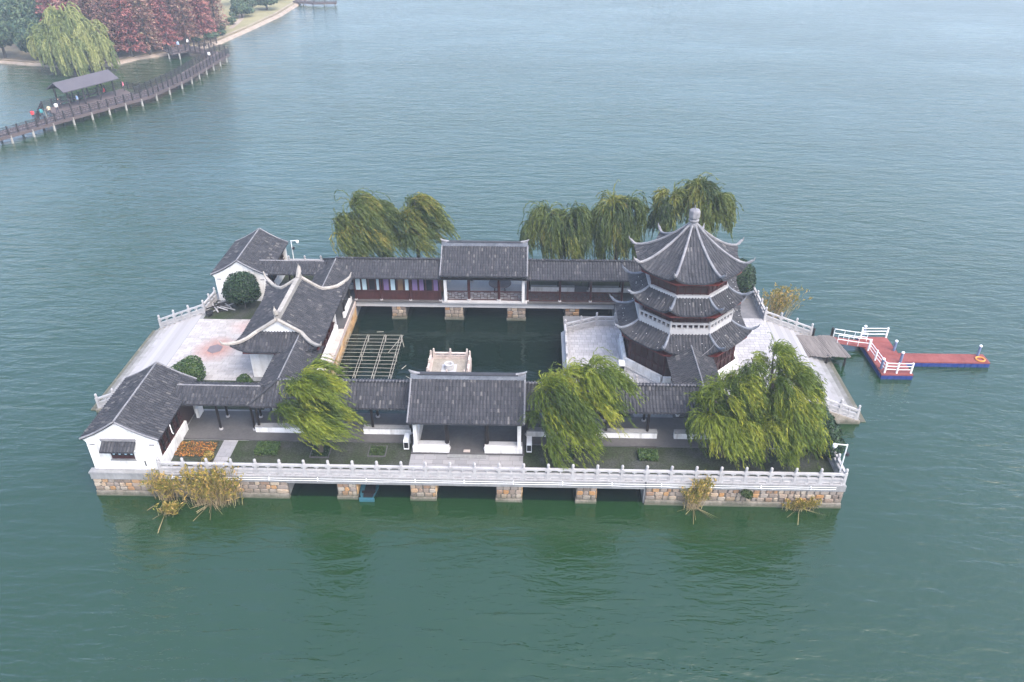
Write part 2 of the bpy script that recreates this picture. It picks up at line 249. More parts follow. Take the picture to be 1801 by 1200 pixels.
class MB:
    def __init__(s): s.v = []; s.f = []
    def add(s, vs_, fs):
        n = len(s.v); s.v += [tuple(q) for q in vs_]; s.f += [tuple(i + n for i in q) for q in fs]; return s
    def box(s, x0, x1, y0, y1, z0, z1):
        return s.add([(x0, y0, z0), (x1, y0, z0), (x1, y1, z0), (x0, y1, z0), (x0, y0, z1), (x1, y0, z1), (x1, y1, z1), (x0, y1, z1)],
                     [(0, 3, 2, 1), (4, 5, 6, 7), (0, 1, 5, 4), (1, 2, 6, 5), (2, 3, 7, 6), (3, 0, 4, 7)])
    def beam(s, a, b, w, h, up=(0, 0, 1)):
        a = Vector(a); b = Vector(b); d = (b - a).normalized(); u = Vector(up); x = d.cross(u)
        if x.length < 1e-4: x = d.cross(Vector((1, 0, 0)))
        x.normalize(); u = x.cross(d).normalized(); x = x * w / 2; u = u * h / 2
        q = [a - x - u, a + x - u, a + x + u, a - x + u, b - x - u, b + x - u, b + x + u, b - x + u]
        return s.add(q, [(0, 1, 2, 3), (4, 7, 6, 5), (0, 4, 5, 1), (1, 5, 6, 2), (2, 6, 7, 3), (3, 7, 4, 0)])
    def tube(s, path, r, n=6, flat=1.0):
        P = [Vector(q) for q in path]; rs_ = r if isinstance(r, (list, tuple)) else [r] * len(P); base = len(s.v)
        for i, q in enumerate(P):
            d = (P[min(i + 1, len(P) - 1)] - P[max(i - 1, 0)]).normalized()
            x = d.cross(Vector((0, 0, 1)))
            if x.length < 1e-3: x = Vector((1, 0, 0))
            x.normalize(); u = x.cross(d).normalized()
            for k in range(n):
                a = 2 * math.pi * (k + .5) / n
                s.v.append(tuple(q + x * (math.cos(a) * rs_[i] * flat) + u * (math.sin(a) * rs_[i])))
        for i in range(len(P) - 1):
            for k in range(n):
                a = base + i * n + k; b = base + i * n + (k + 1) % n
                s.f.append((a, b, b + n, a + n))
        s.f.append(tuple(base + k for k in reversed(range(n)))); e = base + (len(P) - 1) * n; s.f.append(tuple(e + k for k in range(n))); return s
    def lathe(s, prof, n, c, rot=0.0):
        base = len(s.v)
        for r, z in prof:
            for k in range(n):
                a = 2 * math.pi * k / n + rot; s.v.append((c[0] + r * math.cos(a), c[1] + r * math.sin(a), c[2] + z))
        for i in range(len(prof) - 1):
            for k in range(n):
                a = base + i * n + k; b = base + i * n + (k + 1) % n; s.f.append((a, b, b + n, a + n))
        s.f.append(tuple(base + k for k in reversed(range(n)))); e = base + (len(prof) - 1) * n; s.f.append(tuple(e + k for k in range(n))); return s
    def prism(s, poly, z0, z1):
        n = len(poly); v = [(x, y, z0) for x, y in poly] + [(x, y, z1) for x, y in poly]
        f = [tuple(reversed(range(n))), tuple(range(n, 2 * n))] + [(i, (i + 1) % n, n + (i + 1) % n, n + i) for i in range(n)]
        return s.add(v, f)
    def slab_y(s, poly_xz, y0, y1):
        n = len(poly_xz); v = [(x, y0, z) for x, z in poly_xz] + [(x, y1, z) for x, z in poly_xz]
        f = [tuple(range(n)), tuple(reversed(range(n, 2 * n)))] + [((i + 1) % n, i, n + i, n + (i + 1) % n) for i in range(n)]
        return s.add(v, f)
    def mesh(s, name, mat, origin=None):
        o = origin if origin is not None else Vector((0, 0, 0))
        me = bpy.data.meshes.new(name); me.from_pydata([(x - o[0], y - o[1], z - o[2]) for x, y, z in s.v], [], s.f); me.update(); setmat(me, mat); return me
    def build(s, name, mat, parent=None, loc=None, kind=None, smooth=False):
        if parent is not None:
            org = ORI[parent.name]; me = s.mesh(name, mat, org); o = link(name, me, parent); ORI[o.name] = org
        else:
            org = Vector(loc) if loc is not None else Vector((0, 0, 0)); me = s.mesh(name, mat, org); o = link(name, me, None, org); ORI[o.name] = org
        if smooth: me.polygons.foreach_set('use_smooth', [True] * len(me.polygons))
        if kind: o['kind'] = kind
        return o
def struct(name, mb, mat, parent=None):
    o = mb.build(name, mat, parent)
    if parent is None: o['kind'] = 'structure'
    return o
def copy_tree(o, parent=None):
    c = o.copy(); col.objects.link(c); c.parent = parent
    for ch in o.children: copy_tree(ch, c)
    return c

# ------------------------------------------------------------------ roofs
SP = 0.23
def slope(mt, mb, O, T, D, t0, t1, dmax, h, dst=lambda t: 0.0, sp=SP, tl=0.27, r=0.076, thick=0.11):
    """one tiled slope: rows of half-round tiles (mt) on a bed (mb). t runs along the eave, d horizontally up the slope."""
    O = np.array(O, float); T = np.array(T, float); D = np.array(D, float); Z = np.array((0, 0, 1.0))
    def P(t, d, lift=0.0):
        q = O + T * t + D * d; return (q[0], q[1], h(t, d) + lift)
    n = max(2, int(round((t1 - t0) / sp))); ts = [t0 + (t1 - t0) * (i + .5) / n for i in range(n)]
    # bed
    m = max(2, n // 2); tb = [t0 + (t1 - t0) * i / m for i in range(m + 1)]; nd = 6
    base = len(mb.v)
    for t in tb:
        a = dst(t); e = max(dmax(t), a + 0.01)
        for j in range(nd + 1):
            d = a + (e - a) * j / nd; mb.v.append(P(t, d, 0.0))
        for j in range(nd + 1):
            d = a + (e - a) * j / nd; mb.v.append(P(t, d, -thick))
    k = 2 * (nd + 1)
    flip = np.cross(T, D)[2] < 0
    def q4(a, b, c, d_): mb.f.append((a, b, c, d_) if not flip else (d_, c, b, a))
    for i in range(m):
        A = base + i * k; B = A + k
        for j in range(nd):
            q4(A + j, B + j, B + j + 1, A + j + 1); q4(A + nd + 1 + j + 1, B + nd + 1 + j + 1, B + nd + 1 + j, A + nd + 1 + j)
        q4(A + nd + 1, B + nd + 1, B, A); q4(A + nd, B + nd, B + 2 * nd + 1, A + 2 * nd + 1)
    for A in (base, base + m * k):
        for j in range(nd): mb.f.append((A + j, A + j + 1, A + nd + 1 + j + 1, A + nd + 1 + j))
    # tiles
    cs = [(math.cos(a), math.sin(a)) for a in (math.pi * i / 4 for i in range(5))]
    for t in ts:
        a = dst(t); e = dmax(t)
        if e - a < 0.10: continue
        nt_ = max(1, int(round((e - a) / tl))); st = (e - a) / nt_; jit = random.uniform(-.012, .012)
        for i in range(nt_):
            da = a + i * st - 0.03; db = a + (i + 1) * st; ra = r * random.uniform(1.0, 1.12); rb = r * 0.86; up = 0.012 + random.uniform(0, .014); tj = t + jit + random.uniform(-.009, .009)
            b0 = len(mt.v)
            for (d, rr, u) in ((da, ra, up), (db, rb, 0.0)):
                for cx, sz in cs: mt.v.append(P(tj + rr * cx, d, rr * sz + u))
            for j in range(4):
                mt.f.append((b0 + j, b0 + 5 + j, b0 + 6 + j, b0 + 1 + j) if not flip else (b0 + j, b0 + j + 1, b0 + 6 + j, b0 + 5 + j))
            mt.f.append((b0, b0 + 1, b0 + 2, b0 + 3, b0 + 4) if not flip else (b0 + 4, b0 + 3, b0 + 2, b0 + 1, b0))
def prof(z0, z1, hw, sag=0.05):
    def h(t, d):
        x = max(-.2, min(1.0, d / hw)); return z0 + (z1 - z0) * (x - sag * math.sin(math.pi * max(x, 0)) * 1.6)
    return h
def gable_roof(parent, axis, c, hw, z0, z1, spans, ridge_mat='ridge', ridge_r=0.12, raised=0.0, verge=None):
    """spans: list of (side, a0, a1, hip0, hip1) with side -1/+1; axis is the ridge direction; c the ridge's other coordinate"""
    h = prof(z0, z1, hw)
    for side, a0, a1, hp0, hp1 in spans:
        mt, mb = MB(), MB()
        if axis == 'x': O = (0, c + side * hw, 0); T = (1, 0, 0); D = (0, -side, 0)
        else: O = (c + side * hw, 0, 0); T = (0, 1, 0); D = (-side, 0, 0)
        def dm(t, a0=a0, a1=a1, hp0=hp0, hp1=hp1):
            d = hw
            if hp0: d = min(d, t - a0)
            if hp1: d = min(d, a1 - t)
            return max(d, 0)
        slope(mt, mb, O, T, D, a0, a1, dm, h)
        ro = mb.build('roof_slope', 'tile_bed', parent); mt.build('roof_tiles', 'tile', ro, kind='stuff')
    return ro
def ridge_line(parent, pts, mat='ridge', r=0.1, flat=0.8):
    return MB().tube(pts, r, 6, flat).build('ridge', mat, parent)

# ================================================================== SETTING
DK = 1.9
water = MB().add([(-820, -820, 0), (820, -820, 0), (820, 820, 0), (-820, 820, 0)], [(0, 1, 2, 3)])
wo = struct('water', water, 'water'); tag(wo, 'green rippled lake water around the island', 'water')

o = struct('water_pool', MB().add([(-11.8, -14.9, .006), (11.8, -14.9, .006), (11.8, 14.9, .006), (-11.8, 14.9, .006)], [(0, 1, 2, 3)]), 'water_calm'); tag(o, 'still green pool water inside the island, darkened in colour for shade', 'water')
# --- island platform: two solid halves joined by slabs on piers
pl = MB(); pl.prism([(-24.65, -15.0), (-11.75, -15.0), (-11.75, 15.0), (-24.65, 15.0)], -1.2, 1.895)
pl.prism([(11.75, -15.0), (24.65, -15.0), (24.65, 15.0), (11.75, 15.0), (11.75, 4.75), (9.9, 4.75), (7.0, 3.45), (7.0, -3.45), (9.9, -4.75), (11.75, -4.75)], -1.2, 1.895)
po = struct('platform', pl, 'concrete'); tag(po, 'concrete island platform carrying the garden buildings', 'platform')
for s_, nm in ((-1, 'slab_front'), (1, 'slab_back')):
    y0, y1 = (-15.14, -8.5) if s_ < 0 else (8.5, 15.14)
    o = struct(nm, MB().box(-11.74, 11.74, y0, y1, 1.34, 1.9), 'concrete' if s_ < 0 else 'concrete_light'); tag(o, 'concrete deck slab spanning the piers in front of the pavilion' if s_ < 0 else 'pale concrete deck slab spanning the piers behind the pool', 'slab')

# ground sheets
def sheet(name, x0, x1, y0, y1, z, mat, label, cat='ground'):
    o = struct(name, MB().box(x0, x1, y0, y1, z - 0.05, z), mat); tag(o, label, cat); return o
sheet('garden_front', -20.0, 24.3, -14.55, -11.55, 1.908, 'garden', 'mossy grey gravel garden strip behind the front balustrade')
sheet('garden_back', -19.4, 24.3, 11.2, 14.6, 1.908, 'garden', 'mossy garden strip behind the rear corridor')
sheet('garden_left_front', -24.3, -15.2, -8.0, -4.35, 1.908, 'garden', 'dark mossy garden strip between round bush and near corridor')
sheet('garden_left_back', -24.3, -17.6, 4.9, 8.2, 1.908, 'garden', 'dark garden strip under the clipped round tree')
sheet('garden_right_back', 18.0, 24.3, 6.2, 11.0, 1.908, 'paving_dark', 'grey paved strip behind the pagoda')
sheet('garden_right_front', 17.6, 24.3, -11.4, -6.1, 1.908, 'garden', 'shaded garden strip between pagoda and big willow')
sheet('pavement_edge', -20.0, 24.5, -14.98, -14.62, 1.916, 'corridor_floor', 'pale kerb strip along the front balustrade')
# paths
def paving(name, x0, x1, y0, y1, z, mat, sw, sh, label, inside=None, cat='pavement', rows='x'):
    """separate stone slabs laid in broken bond over a joint bed"""
    bed = MB().box(x0, x1, y0, y1, z - 0.05, z - 0.012); root = struct(name, bed, 'joint'); tag(root, label, cat)
    V = []; F = []; y = y0; k = 0
    while y < y1 - 0.05:
        hh_ = min(sh, y1 - y); x = x0 - (k % 2) * sw / 2 * random.uniform(.7, 1.2)
        while x < x1:
            w = sw * random.uniform(.85, 1.18); a, b_ = max(x, x0), min(x + w, x1)
            if b_ - a > 0.06 and (inside is None or inside((a + b_) / 2, y + hh_ / 2)):
                g = 0.011; dz = random.uniform(-.003, .003); n = len(V)
                A, B, C_, D_ = a + g, b_ - g, y + g, y + hh_ - g
                V += [(A, C_, z + dz), (B, C_, z + dz), (B, D_, z + dz), (A, D_, z + dz), (A, C_, z - .04), (B, C_, z - .04), (B, D_, z - .04), (A, D_, z - .04)]
                F += [(n, n + 1, n + 2, n + 3), (n, n + 4, n + 5, n + 1), (n + 1, n + 5, n + 6, n + 2), (n + 2, n + 6, n + 7, n + 3), (n + 3, n + 7, n + 4, n)]
            x += w
        y += sh; k += 1
    c = link('paving_slabs', fastmesh('paving_slabs', V, F, mat), root); c['kind'] = 'stuff'; return root
paving('path_pavilion', -3.8, 3.8, -14.5, -12.55, 1.925, 'paving_grey', .75, .42, 'grey stone path in front of the near pavilion', cat='path')
paving('path_left', -16.95, -15.95, -14.5, -11.55, 1.925, 'paving_grey', .5, .4, 'short pale path from balustrade to left corridor', cat='path')
paving('terrace_left', -24.6, -17.25, -4.35, 4.9, 1.912, 'terrace_slab', .62, .36, 'pale stone terrace with rust stain beside the hall', cat='terrace')
def in_oct(x, y):
    if x > 11.6: return abs(y) < 6.1
    if x > 9.8: return abs(y) < 4.6
    return abs(y) < 3.4 + (x - 7.1) * .45 and x > 7.15
paving('terrace_pagoda', 7.05, 24.6, -6.1, 6.2, 1.912, 'paving_slab', .42, .40, 'pale stone slab terrace around the pagoda', inside=in_oct, cat='terrace')

# --- stairs into the lake on both sides
def lake_stairs(sx, label):
    t = thing('lake_stairs', label, 'stairs', (sx * 24.65, 0, 0), 'stone stairs down to the lake')
    for i in range(9):
        a = 24.66 + i * .5; z = 1.9 - (i + .3) * .2; x0, x1 = sorted((sx * a, sx * (a + .47)))
        st_ = MB().box(x0, x1, -5.75, 5.75, -.6, z).build('step', 'step_stone', t); MB().box(*sorted((sx * (a + .46), sx * (a + .51))), -5.74, 5.74, -.6, z - .05).build('joint', 'joint', st_)
    x0, x1 = sorted((sx * 29.15, sx * 29.55)); MB().box(x0, x1, -5.9, 5.9, -.8, .06).build('kerb', 'ashlar', t)
    for sy in (-1, 1):
        poly = [(sx * 24.66, -.6), (sx * 29.0, -.6), (sx * 29.0, .25), (sx * 28.4, .42), (sx * 24.66, 1.88)]
        if sx > 0: poly = poly[::-1]
        y0, y1 = sorted((sy * 5.76, sy * 6.15)); MB().slab_y(poly, y0, y1).build('cheek_wall', 'ashlar', t)
    return t
lake_stairs(-1, 'pale stone stairs descending left from the stained terrace')
lake_stairs(1, 'pale stone stairs descending right towards the red dock')
drain = MB().prism([(-21.6 + .62 * math.cos(a), .1 + .68 * math.sin(a)) for a in [R(90 + 60 * k) for k in range(6)]], 1.90, 1.935).build('drain_cover', 'rust_iron', None, (-21.6, .1, 1.9))
tag(drain, 'dark hexagonal basin cover amid the rust stain', 'drain cover')

# ================================================================== STONE WALLS
def stones(parent, kind, fixed, a0, a1, z0, z1, sgn, mat, cw=.5, ch=.36):
    """irregular stones proud of a mortar wall; kind 'y' = face at y=fixed running in x, 'x' = face at x=fixed running in y"""
    rows = max(1, int(round((z1 - z0) / ch))); zs = [z0 + (z1 - z0) * i / rows for i in range(rows + 1)]
    for r_ in range(rows):
        xs = [a0]; 
        while xs[-1] < a1 - cw * .55: xs.append(xs[-1] + cw * random.uniform(.62, 1.35))
        if a1 - xs[-1] < cw * .4 and len(xs) > 1: xs[-1] = a1
        else: xs.append(a1)
        for i in range(len(xs) - 1):
            g = .022; j = lambda: random.uniform(-.022, .022)
            A, B = xs[i] + g, xs[i + 1] - g
            if B - A < .08: continue
            Zl, Zh = zs[r_] + g, zs[r_ + 1] - g
            q = [(A + .04 + j(), Zl + j()), (B - .05 + j(), Zl + j()), (B + j(), Zl + .06 + j()), (B + j(), Zh - .05 + j()), (B - .06 + j(), Zh + j()), (A + .05 + j(), Zh + j()), (A + j(), Zh - .07 + j()), (A + j(), Zl + .06 + j())]
            cx = sum(p_[0] for p_ in q) / 8; cz = sum(p_[1] for p_ in q) / 8; d = random.uniform(.05, .085)
            out = [(x, 0.0, z) for x, z in q] + [(cx + (x - cx) * .8, d, cz + (z - cz) * .8) for x, z in q]
            if kind == 'y': V = [(x - cx, sgn * dd, z - cz) for x, dd, z in out]
            else: V = [(sgn * dd, x - cx, z - cz) for x, dd, z in out]
            flip = (kind == 'y' and sgn > 0) or (kind == 'x' and sgn < 0)
            f = [tuple(range(8, 16))] + [(k, (k + 1) % 8, 8 + (k + 1) % 8, 8 + k) for k in range(8)]
            if flip: f = [tuple(reversed(t_)) for t_ in f]
            me = bpy.data.meshes.new('stone'); me.from_pydata(V, [], f); setmat(me, mat)
            org = ORI[parent.name]
            loc = (cx - org[0], fixed - org[1], cz - org[2]) if kind == 'y' else (fixed - org[0], cx - org[1], cz - org[2])
            link('stone', me, parent, loc)
def front_wall(x0, x1, label):
    t = thing('retaining_wall', label, 'wall', ((x0 + x1) / 2, -15.05, 0), 'stone retaining walls on the front')
    MB().box(x0, x1, -15.06, -14.9, -.8, 1.42).build('mortar_core', 'mortar', t)
    MB().box(x0 - .02, x1 + .02, -15.2, -14.92, -.8, .13).build('footing', 'ashlar', t)
    n = int((x1 - x0) / 1.2)
    for i in range(n):
        a = x0 + (x1 - x0) * i / n; b_ = x0 + (x1 - x0) * (i + 1) / n; MB().box(a + .01, b_ - .01, -15.16, -15.0, .14, .38).build('ashlar_block', 'ashlar', t)
    stones(t, 'y', -15.06, x0, x1, .39, 1.42, -1, 'wall_stone')
    MB().box(x0 - .02, x1 + .02, -15.16, -14.92, 1.425, 1.9).build('cap', 'concrete', t)
front_wall(-24.65, -11.7, 'stone retaining wall under the white corner house and reeds')
front_wall(11.85, 24.65, 'stone retaining wall below the big willow with wall plants')
PIERS = [(-8.45, -7.17), (-3.6, -1.94), (2.07, 3.73), (7.34, 8.62)]
nmf = ['leftmost of the four front piers', 'front pier just right of the blue boat', 'front pier right of the middle', 'rightmost of the four front piers']
nmb = ['leftmost of the four rear piers', 'rear pier below the left end of the far pavilion', 'rear pier below the right end of the far pavilion', 'rear pier beside the pagoda terrace']
for i, (a, b_) in enumerate(PIERS):
    t = thing('bridge_pier', 'stone block pier, ' + nmf[i], 'pier', ((a + b_) / 2, -15.0, 0), 'stone piers under the front deck')
    MB().box(a, b_, -15.0, -8.6, -.8, 1.335).build('core', 'mortar', t); MB().box(a - .05, b_ + .05, -15.16, -14.7, -.8, .22).build('footing', 'ashlar', t)
    stones(t, 'y', -15.0, a, b_, .23, 1.33, -1, 'wall_stone', .42, .36); stones(t, 'x', b_, -15.0, -13.6, .23, 1.33, 1, 'lit_stone', .5, .36)
    t = thing('bridge_pier', 'stone block pier, ' + nmb[i], 'pier', ((a + b_) / 2, 8.55, 0), 'stone piers under the rear deck')
    MB().box(a, b_, 8.62, 14.9, -.8, 1.335).build('core', 'mortar', t); MB().box(a - .05, b_ + .05, 8.5, 8.9, -.8, .2).build('footing', 'ashlar', t)
    stones(t, 'y', 8.62, a, b_, .21, 1.33, -1, 'wall_stone', .5, .38)
t = thing('pool_wall', 'stone wall edging the inner pool below the hall, orange light in its colour', 'wall', (-11.75, 0, 0))
MB().box(-11.8, -11.70, -8.4, 8.4, -.8, 1.5).build('mortar_core', 'mortar', t); stones(t, 'x', -11.70, -8.4, 8.4, .1, 1.5, 1, 'lit_stone', .75, .46)
MB().box(-12.1, -11.6, -8.45, 8.45, 1.51, 1.93).build('cap', 'stone_pink', t)
t = thing('terrace_wall', 'grey stone wall edging the pagoda terrace over the pool', 'wall', (7.0, 0, 0))
for (a, b_) in (((7.0, -3.45), (7.0, 3.45)), ((7.0, 3.45), (9.9, 4.75)), ((7.0, -3.45), (9.9, -4.75)), ((9.9, 4.75), (11.75, 4.75))):
    MB().beam((*a, .4), (*b_, .4), .2, 2.4).build('wall_face', 'ashlar', t); MB().beam((*a, 1.78), (*b_, 1.78), .4, .26).build('coping', 'concrete_light', t)

# white conduits along the front slab
for z, y, lb in ((1.70, -15.26, 'upper white conduit pipe along the front deck edge'), (1.84, -15.24, 'white conduit pipe just under the front balustrade')):
    t = thing('conduit', lb, 'pipe', (2, y, z))
    pts = [(-20 + i * .8, y, z + (-.03 if z < 1.75 else 0) * (i % 4 == 2)) for i in range(56)]; pts = [q for q in pts if q[0] < 24.5]
    MB().tube(pts, .018, 5).build('pipe', 'metal_white', t)
    for x in np.arange(-19.2, 24, 3.2): MB().box(x - .03, x + .03, y - .03, y + .1, z - .035, z + .035).build('bracket', 'metal_white', t)

# ================================================================== BALUSTRADES
pm = MB().box(-.09, .09, -.09, .09, 0, .98); pm.lathe([(.085, .98), (.06, 1.01), (.06, 1.04), (.095, 1.07), (.1, 1.2), (.075, 1.28), (.02, 1.31)], 8, (0, 0, 0))
POST = pm.mesh('baluster_post', 'stone_rail'); POSTP = None
pm2 = MB().box(-.08, .08, -.08, .08, 0, .72); pm2.lathe([(.06, .72), (.075, .78), (.075, .9), (.04, .96)], 8, (0, 0, 0)); POSTP = pm2.mesh('baluster_post', 'stone_pink')
def panel_mesh(L, dz, mat, small=False):
    mb = MB()
    def bx(x0, x1, y, z0, z1):
        n = len(mb.v); mb.box(x0, x1, -y, y, z0, z1)
        mb.v[n:] = [(x, yy, z + dz * x / L) for x, yy, z in mb.v[n:]]
    k = .62 if small else 1.0
    bx(0, L, .10, .0, .05 * k); bx(0, .12, .08, .05 * k, .13 * k); bx(L - .12, L, .08, .05 * k, .13 * k); bx(L / 2 - .1, L / 2 + .1, .08, .05 * k, .13 * k)
    bx(.0, L, .03, .13 * k, .46 * k)
    for (x0, x1) in ((.02, L / 2 - .02), (L / 2 + .02, L - .02)):
        bx(x0, x1, .075, .13 * k, .19 * k); bx(x0, x1, .075, .39 * k, .46 * k); bx(x0, x0 + .08, .073, .19 * k, .39 * k); bx(x1 - .08, x1, .073, .19 * k, .39 * k)
    bx(0, L, .085, .46 * k, .52 * k)
    bx(L / 2 - .045, L / 2 + .045, .05, .52 * k, .68 * k); bx(L / 2 - .15, L / 2 + .15, .05, .68 * k, .77 * k); bx(0, .12, .05, .66 * k, .77 * k); bx(L - .12, L, .05, .66 * k, .77 * k)
    bx(0, L, .085, .77 * k, .90 * k)
    return mb.mesh('panel', mat)
def balustrade(label, A, B, n, mat='stone_rail', post=None, ends=(True, True), small=False, group='stone balustrades of the island'):
    A = Vector(A); B = Vector(B); t = thing('balustrade', label, 'balustrade', tuple(A), group)
    d = B - A; st = d / n; L = math.hypot(st.x, st.y) - .18; rz = math.atan2(d.y, d.x); u = Vector((st.x, st.y, 0)).normalized()
    me = panel_mesh(L, st.z * L / (L + .18), mat, small); post = post or POST
    for i in range(n + 1):
        if (i == 0 and not ends[0]) or (i == n and not ends[1]): continue
        link('post', post, t, tuple(st * i))
    for i in range(n): link('panel', me, t, tuple(st * i + u * .09 + Vector((0, 0, st.z * .09 / (L + .18)))), rz)
    return t
balustrade('long pale carved stone balustrade along the front edge of the island', (-19.95, -14.97, DK), (24.5, -14.97, DK), 28)
balustrade('stone balustrade on the right edge behind the lamp post and dark shrub', (24.5, -14.97, DK), (24.5, -5.95, DK), 6, ends=(False, True))
balustrade('stone balustrade sloping down the near side of the right stairs', (24.5, -5.95, DK), (28.75, -5.95, .32), 3, ends=(False, True))
balustrade('stone balustrade on the right edge beside rear reeds', (24.5, 5.95, DK), (24.5, 14.97, DK), 6)
balustrade('stone balustrade sloping down the far side of the right stairs', (24.5, 5.95, DK), (28.75, 5.95, .32), 3, ends=(False, True))
balustrade('stone balustrade along the rear edge behind the far corridor roof', (-19.3, 14.97, DK), (24.5, 14.97, DK), 28, ends=(True, False))
balustrade('stone balustrade sloping down beside the left stairs', (-24.5, 5.95, DK), (-28.75, 5.95, .32), 3)
balustrade('short stone balustrade between left stairs and far white house', (-24.5, 5.95, DK), (-24.3, 8.3, DK), 2, ends=(False, True))
balustrade('short stone balustrade behind the near white house', (-24.5, -8.2, DK), (-24.5, -5.95, DK), 2)
balustrade('stone balustrade sloping down the hidden near side of left stairs', (-24.5, -5.95, DK), (-28.75, -5.95, .32), 3, ends=(False, True))
balustrade('stone balustrade on pool edge of the pagoda terrace, facing the pool', (7.12, -3.4, DK), (7.12, 3.4, DK), 4)
balustrade('angled stone balustrade at the far corner of the pagoda terrace', (7.12, 3.4, DK), (9.85, 4.65, DK), 2, ends=(False, True))
balustrade('short stone balustrade between pagoda terrace corner and rear corridor', (9.85, 4.65, DK), (13.0, 4.65, DK), 2, ends=(False, True))
balustrade('angled stone balustrade at the near corner of the pagoda terrace', (7.12, -3.4, DK), (9.85, -4.65, DK), 2, ends=(False, True))
balustrade('short stone balustrade on near side of pagoda terrace', (9.85, -4.65, DK), (12.2, -4.65, DK), 2, ends=(False, True))

# ================================================================== BUILDINGS
def column(parent, x, y, z0, z1, r=.11, mat='wood_dark', base=True):
    o = MB().lathe([(r, 0), (r, z1 - z0)], 10, (x, y, z0)).build('column', mat, parent, smooth=False)
    if base: MB().lathe([(r * 1.5, 0), (r * 1.7, .07), (r * 1.4, .16)], 10, (x, y, z0)).build('plinth_stone', 'stone_rail', o)
    return o
def bay_lattice(parent, axis, f, a0, a1, z0, z1, name='lattice_panel'):
    """wooden railing bay with fretwork bars"""
    mb = MB()
    def b(u0, u1, w0, w1, th=.03):
        if axis == 'x': mb.box(u0, u1, f - th, f + th, w0, w1)
        else: mb.box(f - th, f + th, u0, u1, w0, w1)
    b(a0, a1, z1 - .07, z1, .06); b(a0, a1, z0, z0 + .07, .05); L = a1 - a0; n = max(3, int(L / .28)); hz = z1 - z0
    for i in range(1, n):
        x = a0 + L * i / n
        if i % 2: b(x - .018, x + .018, z0 + .07, z0 + hz * .62, .02)
        else: b(x - .018, x + .018, z0 + hz * .34, z1 - .07, .02)
    for k, zz in enumerate((.25, .45, .65, .82)):
        for i in range(n):
            if (i + k) % 3 != 0: b(a0 + L * i / n, a0 + L * (i + 1) / n, z0 + hz * zz - .018, z0 + hz * zz + .018, .021)
    return mb.build(name, 'wood_red', parent)

